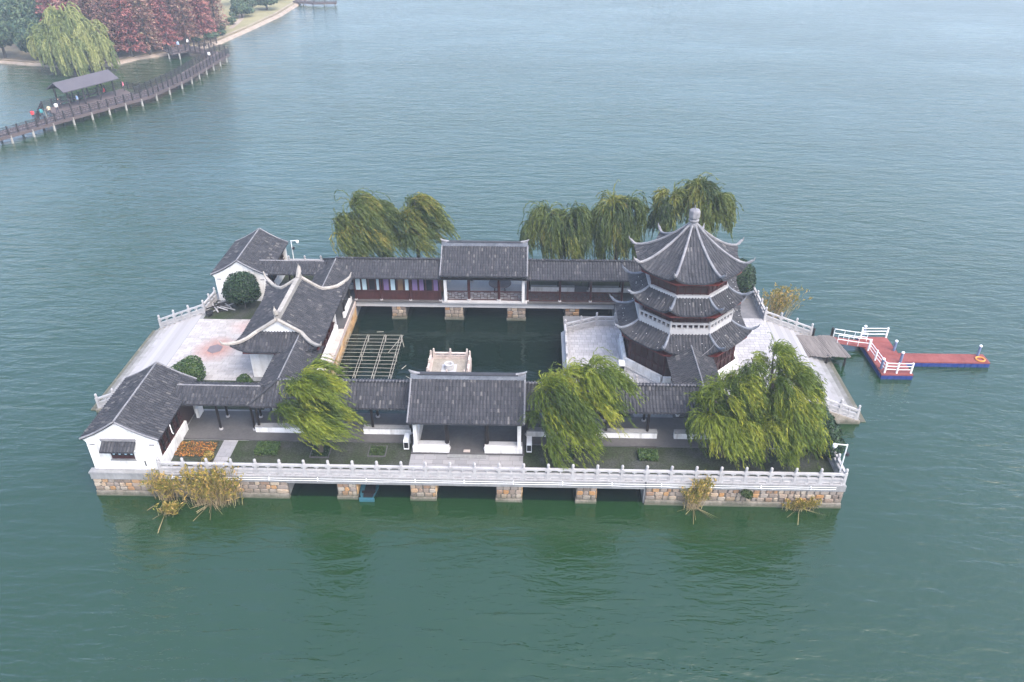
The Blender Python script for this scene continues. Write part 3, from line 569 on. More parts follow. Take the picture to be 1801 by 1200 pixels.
# --- front corridor with its two corner wings
def corridor(sy):
    near = sy < 0; w = 'near' if near else 'far'
    t = thing('covered_corridor', f'long tiled covered corridor on the {w} side of the pool', 'corridor', (1.5, sy * 9.5, DK), 'covered corridors')
    hw = 1.7; S = lambda y: sy * y
    # main roof, split where the pavilion rises, plus hipped corners
    gable_roof(t, 'x', sy * 9.5, hw, 4.6, 5.6, [(sy, -14.9, -3.75, True, False), (sy, 3.75, 17.75, False, True), (-sy, -13.2, -3.75, False, False), (-sy, 3.75, 16.05, False, False)])
    for a, b_ in ((-13.2, -3.75), (3.75, 16.05)):
        ridge_line(t, [(a, sy * 9.5, 5.66), (b_, sy * 9.5, 5.66)], 'ridge' if near else 'tile_bed', .085)
        n = int((b_ - a) / .23)
        mb = MB()
        for i in range(n): mb.box(a + i * .23 + .02, a + i * .23 + .17, sy * 9.5 - .13, sy * 9.5 + .13, 5.66, 5.735 + random.uniform(0, .03))
        o = mb.build('ridge_tiles', 'tile', t, kind='stuff')
    ridge_line(t, [(-13.2, sy * 9.5, 5.64), (-14.9, sy * 11.2, 4.72)], 'tile_bed', .08); ridge_line(t, [(16.05, sy * 9.5, 5.64), (17.75, sy * 11.2, 4.72)], 'tile_bed', .08)
    # wings to hall and pagoda
    lo, hi = sorted((sy * 11.2, sy * 3.5)); lo2, hi2 = sorted((sy * 9.5, sy * 3.5))
    for cx, side, end in ((-13.2, -1, 3.5), (16.05, 1, 4.35)):
        lo, hi = sorted((sy * 11.2, sy * end)); lo2, hi2 = sorted((sy * 9.5, sy * end))
        gable_roof(t, 'y', cx, hw, 4.6, 5.6, [(side, lo, hi, near, not near), (-side, lo2, hi2, False, False)])
        ridge_line(t, [(cx, sy * 9.5, 5.66), (cx, sy * end, 5.66)], 'ridge', .06)
        for yy in (8.0, 5.6): 
            for dx in (-1.15, 1.15): column(t, cx + dx, sy * yy, 2.0, 4.75, .09)
        for dx in (-1.2, 1.2):
            y0, y1 = sorted((sy * 5.2, sy * 8.2)); MB().box(cx + dx - .1, cx + dx + .1, y0, y1, 2.0, 2.48).build('bench_wall', 'plaster', t)
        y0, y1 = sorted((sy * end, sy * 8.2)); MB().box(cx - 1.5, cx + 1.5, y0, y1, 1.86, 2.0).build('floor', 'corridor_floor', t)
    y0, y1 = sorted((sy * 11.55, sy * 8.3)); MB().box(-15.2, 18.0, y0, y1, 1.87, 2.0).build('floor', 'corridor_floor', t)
    MB().beam((-14.6, sy * 10.9, 4.45), (17.4, sy * 10.9, 4.45), .12, .18).build('eave_beam', 'wood_dark', t)
    MB().beam((-14.6, sy * 8.1, 4.45), (17.4, sy * 8.1, 4.45), .12, .18).build('eave_beam', 'wood_dark', t)
    for x in (-14.7, -12.0, -9.35, -6.7, -4.05, 4.05, 6.7, 9.5, 12.36, 15.11, 17.4):
        column(t, x, sy * 10.55, 2.0, 4.7, .1)
    for x in (-9.35, -6.7, 4.2, 6.7, 9.5, 12.36): 
        column(t, x, sy * 8.75, 2.0, 4.7, .1, base=True) if near else None
    segs = [(-14.95, -9.1), (-7.36, -4.05), (4.0, 13.04), (14.22, 17.6)] if near else [(-14.95, -12.2), (4.2, 8.2), (9.5, 15.0)]
    for a, b_ in segs:
        y0, y1 = sorted((sy * 10.72, sy * 10.44)); MB().box(a, b_, y0, y1, 2.0, 2.46).build('bench_wall', 'plaster', t)
        MB().box(a, b_, y0 - .03 if near else y0, y1 + .12 if near else y1 + .03, 2.462, 2.53).build('bench_seat', 'concrete', t)
    # fringe of pale drip tiles at the eave
    mb = MB()
    for x in np.arange(-14.6, 17.5, .23):
        if abs(x) > 3.9: mb.box(x - .05, x + .05, sy * 11.2 - .015, sy * 11.2 + .015, 4.46, 4.58)
    mb.build('drip_tiles', 'tile' , t, kind='stuff')
    return t
cf = corridor(-1); cb = corridor(1)
# rear corridor: lattice rails facing the pool
for i, (a, b_) in enumerate(((3.95, 6.75), (6.85, 9.5), (9.6, 12.3))):
    bay_lattice(cb, 'x', 8.66, a, b_, 2.02, 2.95)
for x in (3.9, 6.8, 9.55, 12.35): column(cb, x, 8.66, 1.95, 4.7, .1, 'wood_red')

# narrow corridor pieces linking the white houses
for sy, lb in ((-1, 'narrow tiled corridor joining the near white house'), (1, 'narrow tiled corridor joining the far white house')):
    t = thing('link_corridor', lb, 'corridor', (-17.3, sy * 9.7, DK), 'covered corridors')
    gable_roof(t, 'x', sy * 9.7, 1.3, 4.55, 5.2, [(-1, -20.2, -14.2, False, False), (1, -20.2, -14.2, False, False)])
    ridge_line(t, [(-20.2, sy * 9.7, 5.26), (-14.4, sy * 9.7, 5.24)], 'ridge', .06)
    MB().box(-20.0, -15.21, *sorted((sy * 11.5, sy * 8.3)), 1.87, 1.99).build('floor', 'corridor_floor', t)
    for x in (-17.5, -15.1):
        for y in (10.45, 9.0): column(t, x, sy * y, 1.99, 4.6, .09)
    MB().box(-19.7, -19.5, *sorted((sy * 8.35, sy * 9.2)), 1.99, 2.8).build('low_wall', 'plaster', t)
    MB().beam((-20, sy * 10.6, 4.42), (-14.6, sy * 10.6, 4.42), .1, .14).build('eave_beam', 'wood_dark', t); MB().beam((-20, sy * 8.8, 4.42), (-14.6, sy * 8.8, 4.42), .1, .14).build('eave_beam', 'wood_dark', t)

# --- pavilions
def pavilion(sy):
    near = sy < 0
    t = thing('pavilion', 'open tiled pavilion facing the front path' if near else 'open tiled pavilion across the pool with a round table', 'pavilion', (0, sy * 10.4, DK), 'three-bay open pavilions')
    c = sy * 10.4; hw = 2.85
    gable_roof(t, 'x', c, hw, 5.0, 6.65, [(-1, -3.78, 3.86, False, False), (1, -3.78, 3.86, False, False)])
    rb = MB().box(-3.8, 3.88, c - .13, c + .13, 6.6, 6.95).build('ridge', 'ridge_blue', t)
    MB().box(-3.3, 3.4, c - .17, c + .17, 6.955, 7.02).build('ridge_cap', 'tile_bed', rb)
    for sx in (-1, 1):
        x = .04 + sx * 3.72; MB().tube([(x - sx * .5, c, 6.95), (x - sx * .2, c, 7.02), (x + sx * .05, c, 7.1), (x + sx * .22, c, 7.24)], [.12, .13, .11, .05], 6).build('ridge_end', 'ridge', rb)
        # verge
        for s2 in (-1, 1):
            pts = [(x + sx * .1, c + s2 * (hw - d), prof(5.0, 6.65, hw)(0, d) + .04) for d in (0, .7, 1.4, 2.1, 2.8)]
            MB().tube(pts, .065, 5).build('verge', 'ridge', t)
        # gable walls of plaster
        y0, y1 = c - 2.15, c + 2.15
        xo, xi = x - sx * .12, x - sx * .36; xa, xb = sorted((xo, xi))
        # only pillars at front and rear plus gable above
        for yy in (y0, y1 - .5): MB().box(xa, xb, yy, yy + .5, 1.98, 5.1).build('gable_pillar', 'plaster', t)
        MB().add([(xa, y0, 4.3), (xa, y1, 4.3), (xa, y1, 5.25), (xa, c, 6.45), (xa, y0, 5.25), (xb, y0, 4.3), (xb, y1, 4.3), (xb, y1, 5.25), (xb, c, 6.45), (xb, y0, 5.25)],
                 [(0, 4, 3, 2, 1), (5, 6, 7, 8, 9), (0, 1, 6, 5), (1, 2, 7, 6), (2, 3, 8, 7), (3, 4, 9, 8), (4, 0, 5, 9)]).build('gable_wall', 'plaster', t)
        if near: MB().box(xa, xb, y0 + .5, y1 - .5, 1.98, 3.0).build('side_wall', 'plaster', t)
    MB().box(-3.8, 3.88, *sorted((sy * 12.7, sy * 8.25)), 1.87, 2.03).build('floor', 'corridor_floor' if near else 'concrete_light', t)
    MB().beam((-3.6, sy * 12.45, 4.75), (3.7, sy * 12.45, 4.75), .16, .24).build('eave_beam', 'wood_dark', t); MB().beam((-3.6, sy * 8.4, 4.75), (3.7, sy * 8.4, 4.75), .16, .24).build('eave_beam', 'wood_dark', t)
    for x in (-1.36, 1.33):
        column(t, x, sy * 12.2, 2.03, 5.0, .15)
        column(t, x, sy * 8.62, 2.03, 5.0, .13, 'wood_dark' if near else 'wood_red')
    if near:
        for a, b_ in ((-3.66, -1.2), (1.2, 3.74)):
            MB().box(a, b_, -12.62, -12.36, 2.03, 2.5).build('bench_wall', 'plaster', t); MB().box(a, b_, -12.40, -12.0, 2.503, 2.56).build('bench_seat', 'concrete_light', t)
        MB().box(-1.3, 1.3, -13.05, -12.71, 1.9, 1.98).build('step', 'concrete', t)
        MB().box(-.25, .2, -12.55, -12.3, 2.035, 2.06).build('door_mat', 'stone_pink', t)
    else:
        for a, b_ in ((-3.5, -1.5), (-1.24, 1.2), (1.46, 3.6)): bay_lattice(t, 'x', 8.64, a, b_, 2.05, 2.95)
        mb = MB()
        for x in np.arange(-3.4, 3.6, .12): mb.box(x, x + .03, 8.42, 8.45, 4.35, 4.55)
        mb.box(-3.5, 3.6, 8.41, 8.46, 4.3, 4.345); mb.build('frieze', 'wood_red', t)
    return t
pf = pavilion(-1); pb = pavilion(1)
t = thing('round_table', 'dark round table standing inside the far pavilion', 'table', (1.35, 10.6, 2.03))
MB().lathe([(1.0, 0), (1.05, .03), (1.05, .09), (1.0, .11)], 28, (1.35, 10.6, 2.7)).build('tabletop', 'rust_iron', t)
for k in range(4):
    a = R(45 + 90 * k); MB().tube([(1.35 + .7 * math.cos(a), 10.6 + .7 * math.sin(a), 2.03), (1.35 + .62 * math.cos(a), 10.6 + .62 * math.sin(a), 2.7)], .06, 6).build('leg', 'wood_dark', t)

# --- curtained room between hall and far pavilion
t = thing('curtained_gallery', 'brown timber gallery room with blue and purple curtains over the pool', 'gallery', (-7.7, 8.7, DK))
MB().box(-11.7, -3.85, 8.62, 8.74, 1.95, 2.85).build('sill_panel', 'wood_red', t)
MB().box(-11.7, -3.85, 10.2, 10.3, 1.95, 4.7).build('rear_wall', 'cardboard', t)
MB().box(-11.7, -3.85, 8.55, 8.75, 2.85, 2.93).build('sill', 'wood_red', t); MB().box(-11.7, -3.85, 8.58, 8.72, 4.1, 4.2).build('transom', 'wood_red', t); MB().box(-11.7, -3.85, 8.56, 8.74, 4.55, 4.72).build('head_beam', 'wood_dark', t)
xs = np.linspace(-11.65, -3.95, 13)
cur = ['b', 'b', 'n', 'b', 'p', 'b', 'c', 'b', 'p', 'p', 'n', 'p']
for i in range(12):
    a, b_ = xs[i], xs[i + 1]
    fr = MB(); fr.box(a, a + .06, 8.6, 8.7, 2.93, 4.55); fr.box(b_ - .05, b_ - .002, 8.6, 8.7, 2.93, 4.55)
    w = fr.build('window', 'wood_red', t)
    MB().box(a + .06, b_ - .05, 8.66, 8.675, 2.94, 4.54).build('pane', 'glass', w)
    if cur[i] != 'n':
        V = []; n = 14
        for k in range(n + 1):
            x = a + .09 + (b_ - a - .18) * k / n * (.82 if i % 2 else 1.0); y = 8.61 + .025 * (k % 2); V += [(x, y - .0, 2.96), (x, y, 4.05)]
        MB().add(V, [(2 * k, 2 * k + 2, 2 * k + 3, 2 * k + 1) for k in range(n)]).build('curtain', {'b': 'curtain_blue', 'p': 'curtain_purple', 'c': 'cardboard'}[cur[i]], w)
for x in (-11.6, -9.3, -6.65, -3.95): column(t, x, 8.55, 1.93, 4.7, .09, 'wood_red')

# --- white corner houses
def house(sy):
    near = sy < 0; cx = -22.1 if near else -21.65
    y0, y1 = sorted((sy * 14.8, sy * 8.2))
    t = thing('white_house', 'white gabled house at the near left corner with small canopied window' if near else 'white gabled house at the far left corner behind a round tree', 'house', (cx, sy * 11.5, DK), 'white gabled corner houses')
    hw = 2.55; ww = 2.3
    gable_roof(t, 'y', cx, hw, 4.6, 6.0, [(-1, y0 - .12, y1 + .12, False, False), (1, y0 - .12, y1 + .12, False, False)])
    ridge_line(t, [(cx, y0 - .1, 6.03), (cx, y1 + .1, 6.03)], 'ridge', .07)
    h = prof(4.6, 6.0, hw)
    for ye, d in ((y0, -1), (y1, 1)):
        for s2 in (-1, 1):
            pts = [(cx + s2 * (hw - q), ye + d * .14, h(0, q) + .03) for q in (0, .6, 1.2, 1.8, 2.5)]; MB().tube(pts, .06, 5).build('verge', 'ridge', t)
        # gable wall
        yi = ye - d * .24; ya, yb = sorted((ye, yi))
        poly = [(cx - ww, 1.9), (cx + ww, 1.9), (cx + ww, 4.25), (cx + ww + .12, 4.4), (cx + ww + .2, 4.52), (cx + 1.2, 5.2), (cx, 5.85), (cx - 1.2, 5.2), (cx - ww - .2, 4.52), (cx - ww - .12, 4.4), (cx - ww, 4.25)]
        if ye == y0 and near:   # with window opening: built as frame pieces around x -23.1..-21.5, z 2.85..3.75
            g = t
            a, b_, z0, z1 = -23.1, -21.5, 2.82, 3.75
            m_ = MB()
            m_.slab_y([(cx - ww, 1.9), (a, 1.9), (a, 5.16), (cx - 1.2, 5.2), (cx - ww - .2, 4.52), (cx - ww - .12, 4.4), (cx - ww, 4.25)], ya, yb)
            m_.slab_y([(b_, 1.9), (cx + ww, 1.9), (cx + ww, 4.25), (cx + ww + .12, 4.4), (cx + ww + .2, 4.52), (cx + 1.2, 5.2), (b_, 5.52)], ya, yb)
            m_.slab_y([(a, 1.9), (b_, 1.9), (b_, z0), (a, z0)], ya, yb); m_.slab_y([(a, z1), (b_, z1), (b_, 5.52), (cx, 5.85), (cx - .95, 5.33), (a, 5.16)], ya, yb)
            m_.build('gable_wall', 'plaster', t)
            w = MB().box(a, b_, ya + .1, ya + .16, z0, z1).build('window', 'wood_red', t)
            MB().box(a - .05, b_ + .05, ya - .06, ya + .09, z0 - .05, z0 + .02).build('sill', 'concrete', w)
            for k in range(4):
                x = a + .22 + k * .39; MB().box(x - .16, x + .16, ya + .06, ya + .1, z0 + .3, z1 - .02).build('pane', 'black', w)
                dd = MB(); dd.add([(x + .1 * math.cos(q), ya + .05, z0 + .5 + .13 * math.sin(q)) for q in [R(30 * j) for j in range(12)]], [tuple(range(12))]); dd.build('porthole', 'disc_pale', w)
            # tiled canopy
            mt, mb = MB(), MB()
            slope(mt, mb, (-22.25, ya - .62, 0), (1, 0, 0), (0, 1, 0), -1.1, 1.1, lambda q: .6, lambda q, d: 3.95 + .42 * d / .6, sp=.22)
            ca = mb.build('window_canopy', 'tile_bed', t); mt.build('canopy_tiles', 'tile', ca, kind='stuff')
            MB().box(-23.4, -21.1, ya - .1, ya - .002, 4.42, 4.58).build('canopy_ridge', 'ridge', ca)
            for x in (-23.2, -21.3): MB().beam((x, ya - .5, 3.9), (x, ya, 3.6), .06, .06).build('canopy_bracket', 'plaster', ca)
            MB().box(-20.95, -20.89, ya - .05, ya - .002, 2.35, 2.75).build('lamp_box', 'black', t)
        else:
            MB().slab_y(poly, ya, yb).build('gable_wall', 'plaster', t)
        for s2 in (-1, 1): MB().box(cx + s2 * 1.95 - .17, cx + s2 * 1.95 + .17, *sorted((ye + d * .004, ye + d * .03)), 4.05, 4.14).build('corbel_mark', 'ridge', t)
    MB().box(cx - ww, cx - ww + .2, y0 + .241, y1 - .241, 1.9, 4.5).build('side_wall', 'plaster', t)
    # pool-side wall: white plinth with timber lattice windows above
    ya, yb = (y0 + .245, y0 + 4.3) if near else (y0 + 2.1, y1 - .245)
    MB().box(cx + ww - .22, cx + ww, ya, yb, 1.9, 2.75).build('plinth_wall', 'plaster', t)
    MB().box(cx + ww - .45, cx + ww - .35, y0 + .25, y1 - .25, 1.9, 4.5).build('timber_wall', 'lattice_paper', t)
    n = 5
    for i in range(n):
        a = ya + (yb - ya) * i / n; b_ = ya + (yb - ya) * (i + 1) / n
        w = bay_lattice(t, 'y', cx + ww - .2, a + .06, b_ - .06, 2.76, 4.45, 'lattice_window'); MB().box(cx + ww - .26, cx + ww - .14, a - .05, a + .05, 2.75, 4.5).build('mullion', 'wood_dark', t)
    if near:
        MB().box(-24.7, -20.0, -15.2, -14.72, 1.9, 2.02).build('base_course', 'concrete', t)
        MB().tube([(cx + ww + .28, -13.2, 4.5), (cx + ww + .3, -13.2, 3.9), (cx + ww + .36, -13.2, 3.75)], .035, 5).build('lamp_arm', 'metal_white', t)
    return t
house(-1); house(1)

# --- hall with hip-and-gable roof
t = thing('hall', 'hall with upswept hip-and-gable tiled roof beside the pool', 'hall', (-14.75, 0, DK)); HC = -14.75
ZE, ZR, HW, HL, GY = 4.95, 6.8, 3.2, 5.0, 3.35
def hz(d): x = max(0, d / HW); return ZE + (ZR - ZE) * (x ** 1.22)
def lift(t_, d, half): 
    e = abs(t_) / half; return .62 * max(0, (e - .45) / .55) ** 2.2 * max(0, 1 - d / 2.2) ** 1.5
mt, mb = MB(), MB()
for side in (-1, 1):
    slope(mt, mb, (HC + side * HW, 0, 0), (0, 1, 0), (-side, 0, 0), -HL, HL, lambda q: HW if abs(q) <= GY + .12 else max(0, HL - abs(q)), lambda q, d: hz(d) + lift(q, d, HL), lambda q: -.22 * (abs(q) / HL) ** 4)
    slope(mt, mb, (HC, side * HL, 0), (1, 0, 0), (0, -side, 0), -HW, HW, lambda q: min(HL - GY + .05, max(0, HW - abs(q))), lambda q, d: hz(d) + lift(q, d, HW), lambda q: -.22 * (abs(q) / HW) ** 4)
ro = mb.build('roof', 'tile_bed', t); mt.build('roof_tiles', 'tile', ro, kind='stuff')
rg = MB().box(HC - .17, HC + .17, -GY - .1, GY + .1, ZR - .1, ZR + .36).build('ridge', 'ridge_tan', ro)
for sy in (-1, 1):
    MB().tube([(HC, sy * (GY - .55), ZR + .3), (HC, sy * (GY - .2), ZR + .42), (HC, sy * (GY + .1), ZR + .62), (HC, sy * (GY + .2), ZR + .95), (HC, sy * (GY + .16), ZR + 1.25)], [.16, .2, .2, .13, .04], 6).build('ridge_ornament', 'ridge_tan', rg)
    g = HL - GY
    MB().add([(HC - HW + g, sy * (GY - .05), hz(g) - .25), (HC + HW - g, sy * (GY - .05), hz(g) - .25), (HC + HW - g, sy * (GY - .05), hz(g) + .02), (HC, sy * (GY - .05), ZR - .04), (HC - HW + g, sy * (GY - .05), hz(g) + .02),
              (HC - HW + g, sy * (GY + .02), hz(g) - .25), (HC + HW - g, sy * (GY + .02), hz(g) - .25), (HC + HW - g, sy * (GY + .02), hz(g) + .02), (HC, sy * (GY + .02), ZR - .04), (HC - HW + g, sy * (GY + .02), hz(g) + .02)],
             [(0, 1, 2, 3, 4), (9, 8, 7, 6, 5), (0, 5, 6, 1), (1, 6, 7, 2), (2, 7, 8, 3), (3, 8, 9, 4), (4, 9, 5, 0)]).build('gable_wall', 'plaster', t)
    for sx in (-1, 1):
        pts = [(HC + sx * (HW - d), sy * (GY + .1), hz(d) + .12) for d in (HW - .05, 2.7, 2.2, g + .15)]
        pts += [(HC + sx * (HW - d), sy * (HL - d), hz(d) + lift(HL - d, d, HL) + .12) for d in (g - .15, g * .6, g * .3, .05)]
        pts += [(HC + sx * (HW + .2), sy * (HL + .2), ZE + .62 + .2), (HC + sx * (HW + .42), sy * (HL + .42), ZE + 1.0), (HC + sx * (HW + .55), sy * (HL + .55), ZE + 1.35)]
        MB().tube(pts, [.15] * (len(pts) - 4) + [.15, .13, .09, .03], 6).build('hip_ridge', 'ridge_tan', ro)
MB().box(HC - 2.45, HC - 2.25, -3.8, 3.8, 1.9, 4.9).build('wall', 'plaster', t)
for sy in (-1, 1): MB().box(HC - 2.24, HC + 2.24, *sorted((sy * 3.8, sy * 3.6)), 1.9, 4.9).build('wall', 'plaster', t)
MB().box(HC + 2.05, HC + 2.15, -3.59, 3.59, 1.9, 4.9).build('timber_wall', 'lattice_paper', t)
for i in range(8):
    a = -3.6 + i * .9; bay_lattice(t, 'y', HC + 2.3, a + .06, a + .84, 2.55, 4.5, 'lattice_window')
    MB().box(HC + 2.2, HC + 2.4, a - .05, a + .05, 1.95, 4.7).build('mullion', 'wood_red', t)
MB().box(HC + 2.42, HC + 2.66, -7.5, 3.2, 1.93, 2.5).build('parapet', 'plaster', t)
MB().box(HC + 2.2, HC + 2.42, 3.5, 3.8, 1.93, 4.9).build('pillar', 'plaster', t)
fasc = MB()
for side in (-1, 1): fasc.box(*sorted((HC + side * (HW - .28), HC + side * (HW - .12))), -HL + .7, HL - .7, ZE - .24, ZE - .115); fasc.box(HC - HW + .7, HC + HW - .7, *sorted((side * (HL - .28), side * (HL - .12))), ZE - .24, ZE - .115)
fasc.build('eave_board', 'eave_red', t)

# --- pagoda
PC = Vector((16.05, .3)); T8 = math.tan(R(22.5)); C8 = math.cos(R(22.5))
pg = thing('pagoda', 'three-tier octagonal pagoda with upswept dark tiled roofs', 'pagoda', (PC.x, PC.y, DK))
def octo(Rv, z0, z1, mb, Rtop=None):
    Rt = Rtop or Rv
    v = [(PC.x + Rv * math.cos(R(22.5 + 45 * k)), PC.y + Rv * math.sin(R(22.5 + 45 * k)), z0) for k in range(8)] + [(PC.x + Rt * math.cos(R(22.5 + 45 * k)), PC.y + Rt * math.sin(R(22.5 + 45 * k)), z1) for k in range(8)]
    return mb.add(v, [tuple(reversed(range(8))), tuple(range(8, 16))] + [(k, (k + 1) % 8, 8 + (k + 1) % 8, 8 + k) for k in range(8)])
def oct_roof(ae, at, ze, zt, lft, power, curl, rm):
    """ae/at: apothem at eave and at top"""
    mt, mb = MB(), MB(); Dm = ae - at; half = ae * T8
    def zz(d): return ze + (zt - ze) * max(0, min(1.05, d / Dm)) ** power
    def lf(q, d): e = abs(q) / max(.1, (ae - d) * T8); return lft * max(0, (min(e, 1.1) - .35) / .65) ** 2 * max(0, 1 - d / (Dm * .85)) ** 1.6
    for k in range(8):
        a = R(45 * k - 90); n = np.array((math.cos(a), math.sin(a), 0)); T = np.array((-math.sin(a), math.cos(a), 0))
        slope(mt, mb, (PC.x + n[0] * ae, PC.y + n[1] * ae, 0), T, -n, -half, half, lambda q: min(Dm, max(0, ae - abs(q) / T8)), lambda q, d: zz(d) + lf(q, d), lambda q: -.16 * (abs(q) / half) ** 4, sp=.235)
    ro = mb.build('roof', 'tile_bed', pg); mt.build('roof_tiles', 'tile', ro, kind='stuff')
    for k in range(8):
        a = R(45 * k - 90 + 22.5); n = Vector((math.cos(a), math.sin(a), 0)); pts = []; N = 9
        for i in range(N + 1):
            d = Dm * (1 - i / N); q = (ae - d) * T8; r = (ae - d) / C8; pts.append((PC.x + n.x * r, PC.y + n.y * r, zz(d) + lf(q, d) + .09))
        re = ae / C8; ze_ = ze + lft
        for dr, dz in ((.22, .16), (.42, .36), (.55, .58 * curl), (.62, .85 * curl)): pts.append((PC.x + n.x * (re + dr), PC.y + n.y * (re + dr), ze_ + dz))
        rad = [.085] * 3 + [.10] * (N - 2) + [.12, .10, .06, .025]
        MB().tube(pts, rad, 6).build('hip_ridge', rm, ro)
        MB().tube([(PC.x + n.x * (re - .1), PC.y + n.y * (re - .1), ze_ - .14), (PC.x + n.x * (re - .9), PC.y + n.y * (re - .9), ze - .25)], .07, 5).build('corner_rafter', 'eave_red', ro)
    fb = MB(); octo((ae - .12) / C8, ze - .24, ze - .13, fb, (ae - .12) / C8); fb.build('eave_board', 'eave_red', ro)
    return ro
def timber_wall(Rv, z0, z1, per, low=0.0):
    mb = MB(); octo(Rv, z0, z1, mb); w = mb.build('wall', 'lattice_paper', pg)
    for k in range(8):
        a0 = R(22.5 + 45 * k); a1 = R(22.5 + 45 * (k + 1)); A = Vector((PC.x + Rv * math.cos(a0), PC.y + Rv * math.sin(a0), 0)); B = Vector((PC.x + Rv * math.cos(a1), PC.y + Rv * math.sin(a1), 0))
        nrm = ((A + B) / 2 - Vector((PC.x, PC.y, 0))).normalized()
        MB().tube([(A.x * 1.0, A.y, z0), (A.x, A.y, z1)], .12, 8).build('column', 'wood_red', pg)
        pn = MB()
        for i in range(1, per):
            q = A + (B - A) * i / per + nrm * .03; pn.beam((q.x, q.y, z0), (q.x, q.y, z1), .09, .09, up=nrm)
        for zz in (z0 + .06, z0 + (z1 - z0) * .38, z1 - .3):
            a_ = A + nrm * .028; b_ = B + nrm * .028; pn.beam((a_.x, a_.y, zz), (b_.x, b_.y, zz), .07, .09)
        for i in range(per):   # fine lattice of each leaf
            for j in range(1, 4):
                q = A + (B - A) * (i + j / 4) / per + nrm * .02; pn.beam((q.x, q.y, z0 + (z1 - z0) * .4), (q.x, q.y, z1 - .3), .022, .03, up=nrm)
        pn.build('lattice_door', 'wood_red', w)
def sides(Rv):
    for k in range(8):
        a0 = R(22.5 + 45 * k); a1 = R(22.5 + 45 * (k + 1)); yield k, Vector((PC.x + Rv * math.cos(a0), PC.y + Rv * math.sin(a0), 0)), Vector((PC.x + Rv * math.cos(a1), PC.y + Rv * math.sin(a1), 0))
mb = MB(); octo(5.0, 1.9, 2.08, mb); mb.build('plinth', 'concrete_light', pg)
timber_wall(4.35, 2.08, 5.05, 6)
for k, A, B in sides(4.75):
    if k in (1, 5): continue      # gaps where the covered wings arrive (front and rear faces)
    for f0, f1 in ((0.02, .98),):
        a = A + (B - A) * f0; b_ = A + (B - A) * f1; MB().beam((a.x, a.y, 2.38), (b_.x, b_.y, 2.38), .22, .6).build('parapet', 'plaster', pg)
for x in (-1.45, 1.45): MB().box(PC.x + x - .3, PC.x + x + .3, PC.y - 4.5, PC.y - 4.28, 2.08, 2.62).build('parapet', 'plaster', pg)
oct_roof(4.92, 3.45, 5.0, 6.0, .5, 1.15, .75, 'ridge_blue')
def band(Rv, z0, z1): mb = MB(); octo(Rv, z0, z1, mb); return mb.build('fascia', 'ridge_blue' if False else 'concrete_light', pg)
band(3.86, 5.9, 6.32)
for k, A, B in sides(3.78):        # pierced balcony parapet
    mb = MB(); n = 7; mb.beam((A.x, A.y, 6.38), (B.x, B.y, 6.38), .12, .14); mb.beam((A.x, A.y, 6.82), (B.x, B.y, 6.82), .14, .14)
    for i in range(n + 1):
        q = A + (B - A) * i / n; mb.beam((q.x, q.y, 6.44), (q.x, q.y, 6.76), .14, .12, up=(B - A))
    mb.build('balcony_parapet', 'stone_rail', pg); MB().tube([(A.x, A.y, 6.3), (A.x, A.y, 6.98)], .1, 6).build('balcony_post', 'stone_rail', pg)
timber_wall(3.3, 6.32, 7.95, 5)
oct_roof(4.12, 2.92, 7.85, 8.75, .45, 1.15, .75, 'ridge_blue')
band(3.24, 8.6, 8.9)
timber_wall(2.95, 8.9, 10.5, 4)
r3 = oct_roof(3.82, .28, 10.35, 13.2, .48, 1.32, .75, 'ridge')
fin = MB().lathe([(.40, 0), (.36, .1), (.34, .32), (.30, .36), (.38, .44), (.40, .54), (.30, .62), (.30, .68)], 16, (PC.x, PC.y, 13.1)).build('finial', 'ridge', pg)
MB().lathe([(.30, 0), (.40, .04), (.42, .12), (.42, .5), (.39, .6), (.30, .66), (.05, .69)], 8, (PC.x, PC.y, 13.78), R(22.5)).build('finial_drum', 'ridge', fin)
MB().tube([(PC.x, PC.y, 14.45), (PC.x, PC.y, 14.75)], .03, 5).build('finial_tip', 'ridge', fin)
MB().tube([(16.7, -5.0, 5.1), (17.5, -4.5, 5.55), (18.2, -3.8, 6.2)], .02, 4).build('cable', 'ridge', pg)
# white speckles of tile nails
sp_ = MB()
for k in range(8):
    a = R(45 * k - 90); n = Vector((math.cos(a), math.sin(a))); T = Vector((-n.y, n.x))
    for (ae, ze, zt, at) in ((4.92, 5.0, 6.0, 3.45), (4.12, 7.85, 8.75, 2.92)):
        for i in range(5):
            d = random.uniform(.15, .75); q = random.uniform(-.75, .75) * (ae - d) * T8; z = ze + (zt - ze) * (d / (ae - at)) ** 1.15 + .12; c = PC + n * (ae - d) + T * q
            sp_.lathe([(.022, 0), (.026, .02), (.012, .05)], 6, (c.x, c.y, z))
sp_.build('nail_caps', 'plaster', pg, kind='stuff')

# air conditioners
def ac(x, y, z, rz, label, sx=.35, sy=.85):
    t = thing('air_conditioner', label, 'air conditioner', (x, y, z), 'outdoor air conditioner units')
    MB().box(x - sx / 2, x + sx / 2, y - sy / 2, y + sy / 2, z, z + .75).build('case', 'metal_white', t)
    MB().box(x - sx / 2 + .03, x + sx / 2 - .03, y - sy / 2 - .012, y - sy / 2 - .001, z + .12, z + .6).build('grille', 'black', t)
    for q in (-.28, .28): MB().box(x - sx / 2, x + sx / 2, y + q - .04, y + q + .04, z - .09, z - .001).build('foot', 'black', t)
ac(-4.15, -11.9, 2.0, 0, 'white air conditioner on the left side of the near pavilion')
ac(4.2, -12.0, 2.0, 0, 'white air conditioner on the right side of the near pavilion')
ac(11.35, -2.3, 2.0, 0, 'white air conditioner beside the pagoda parapet', .45, .7)

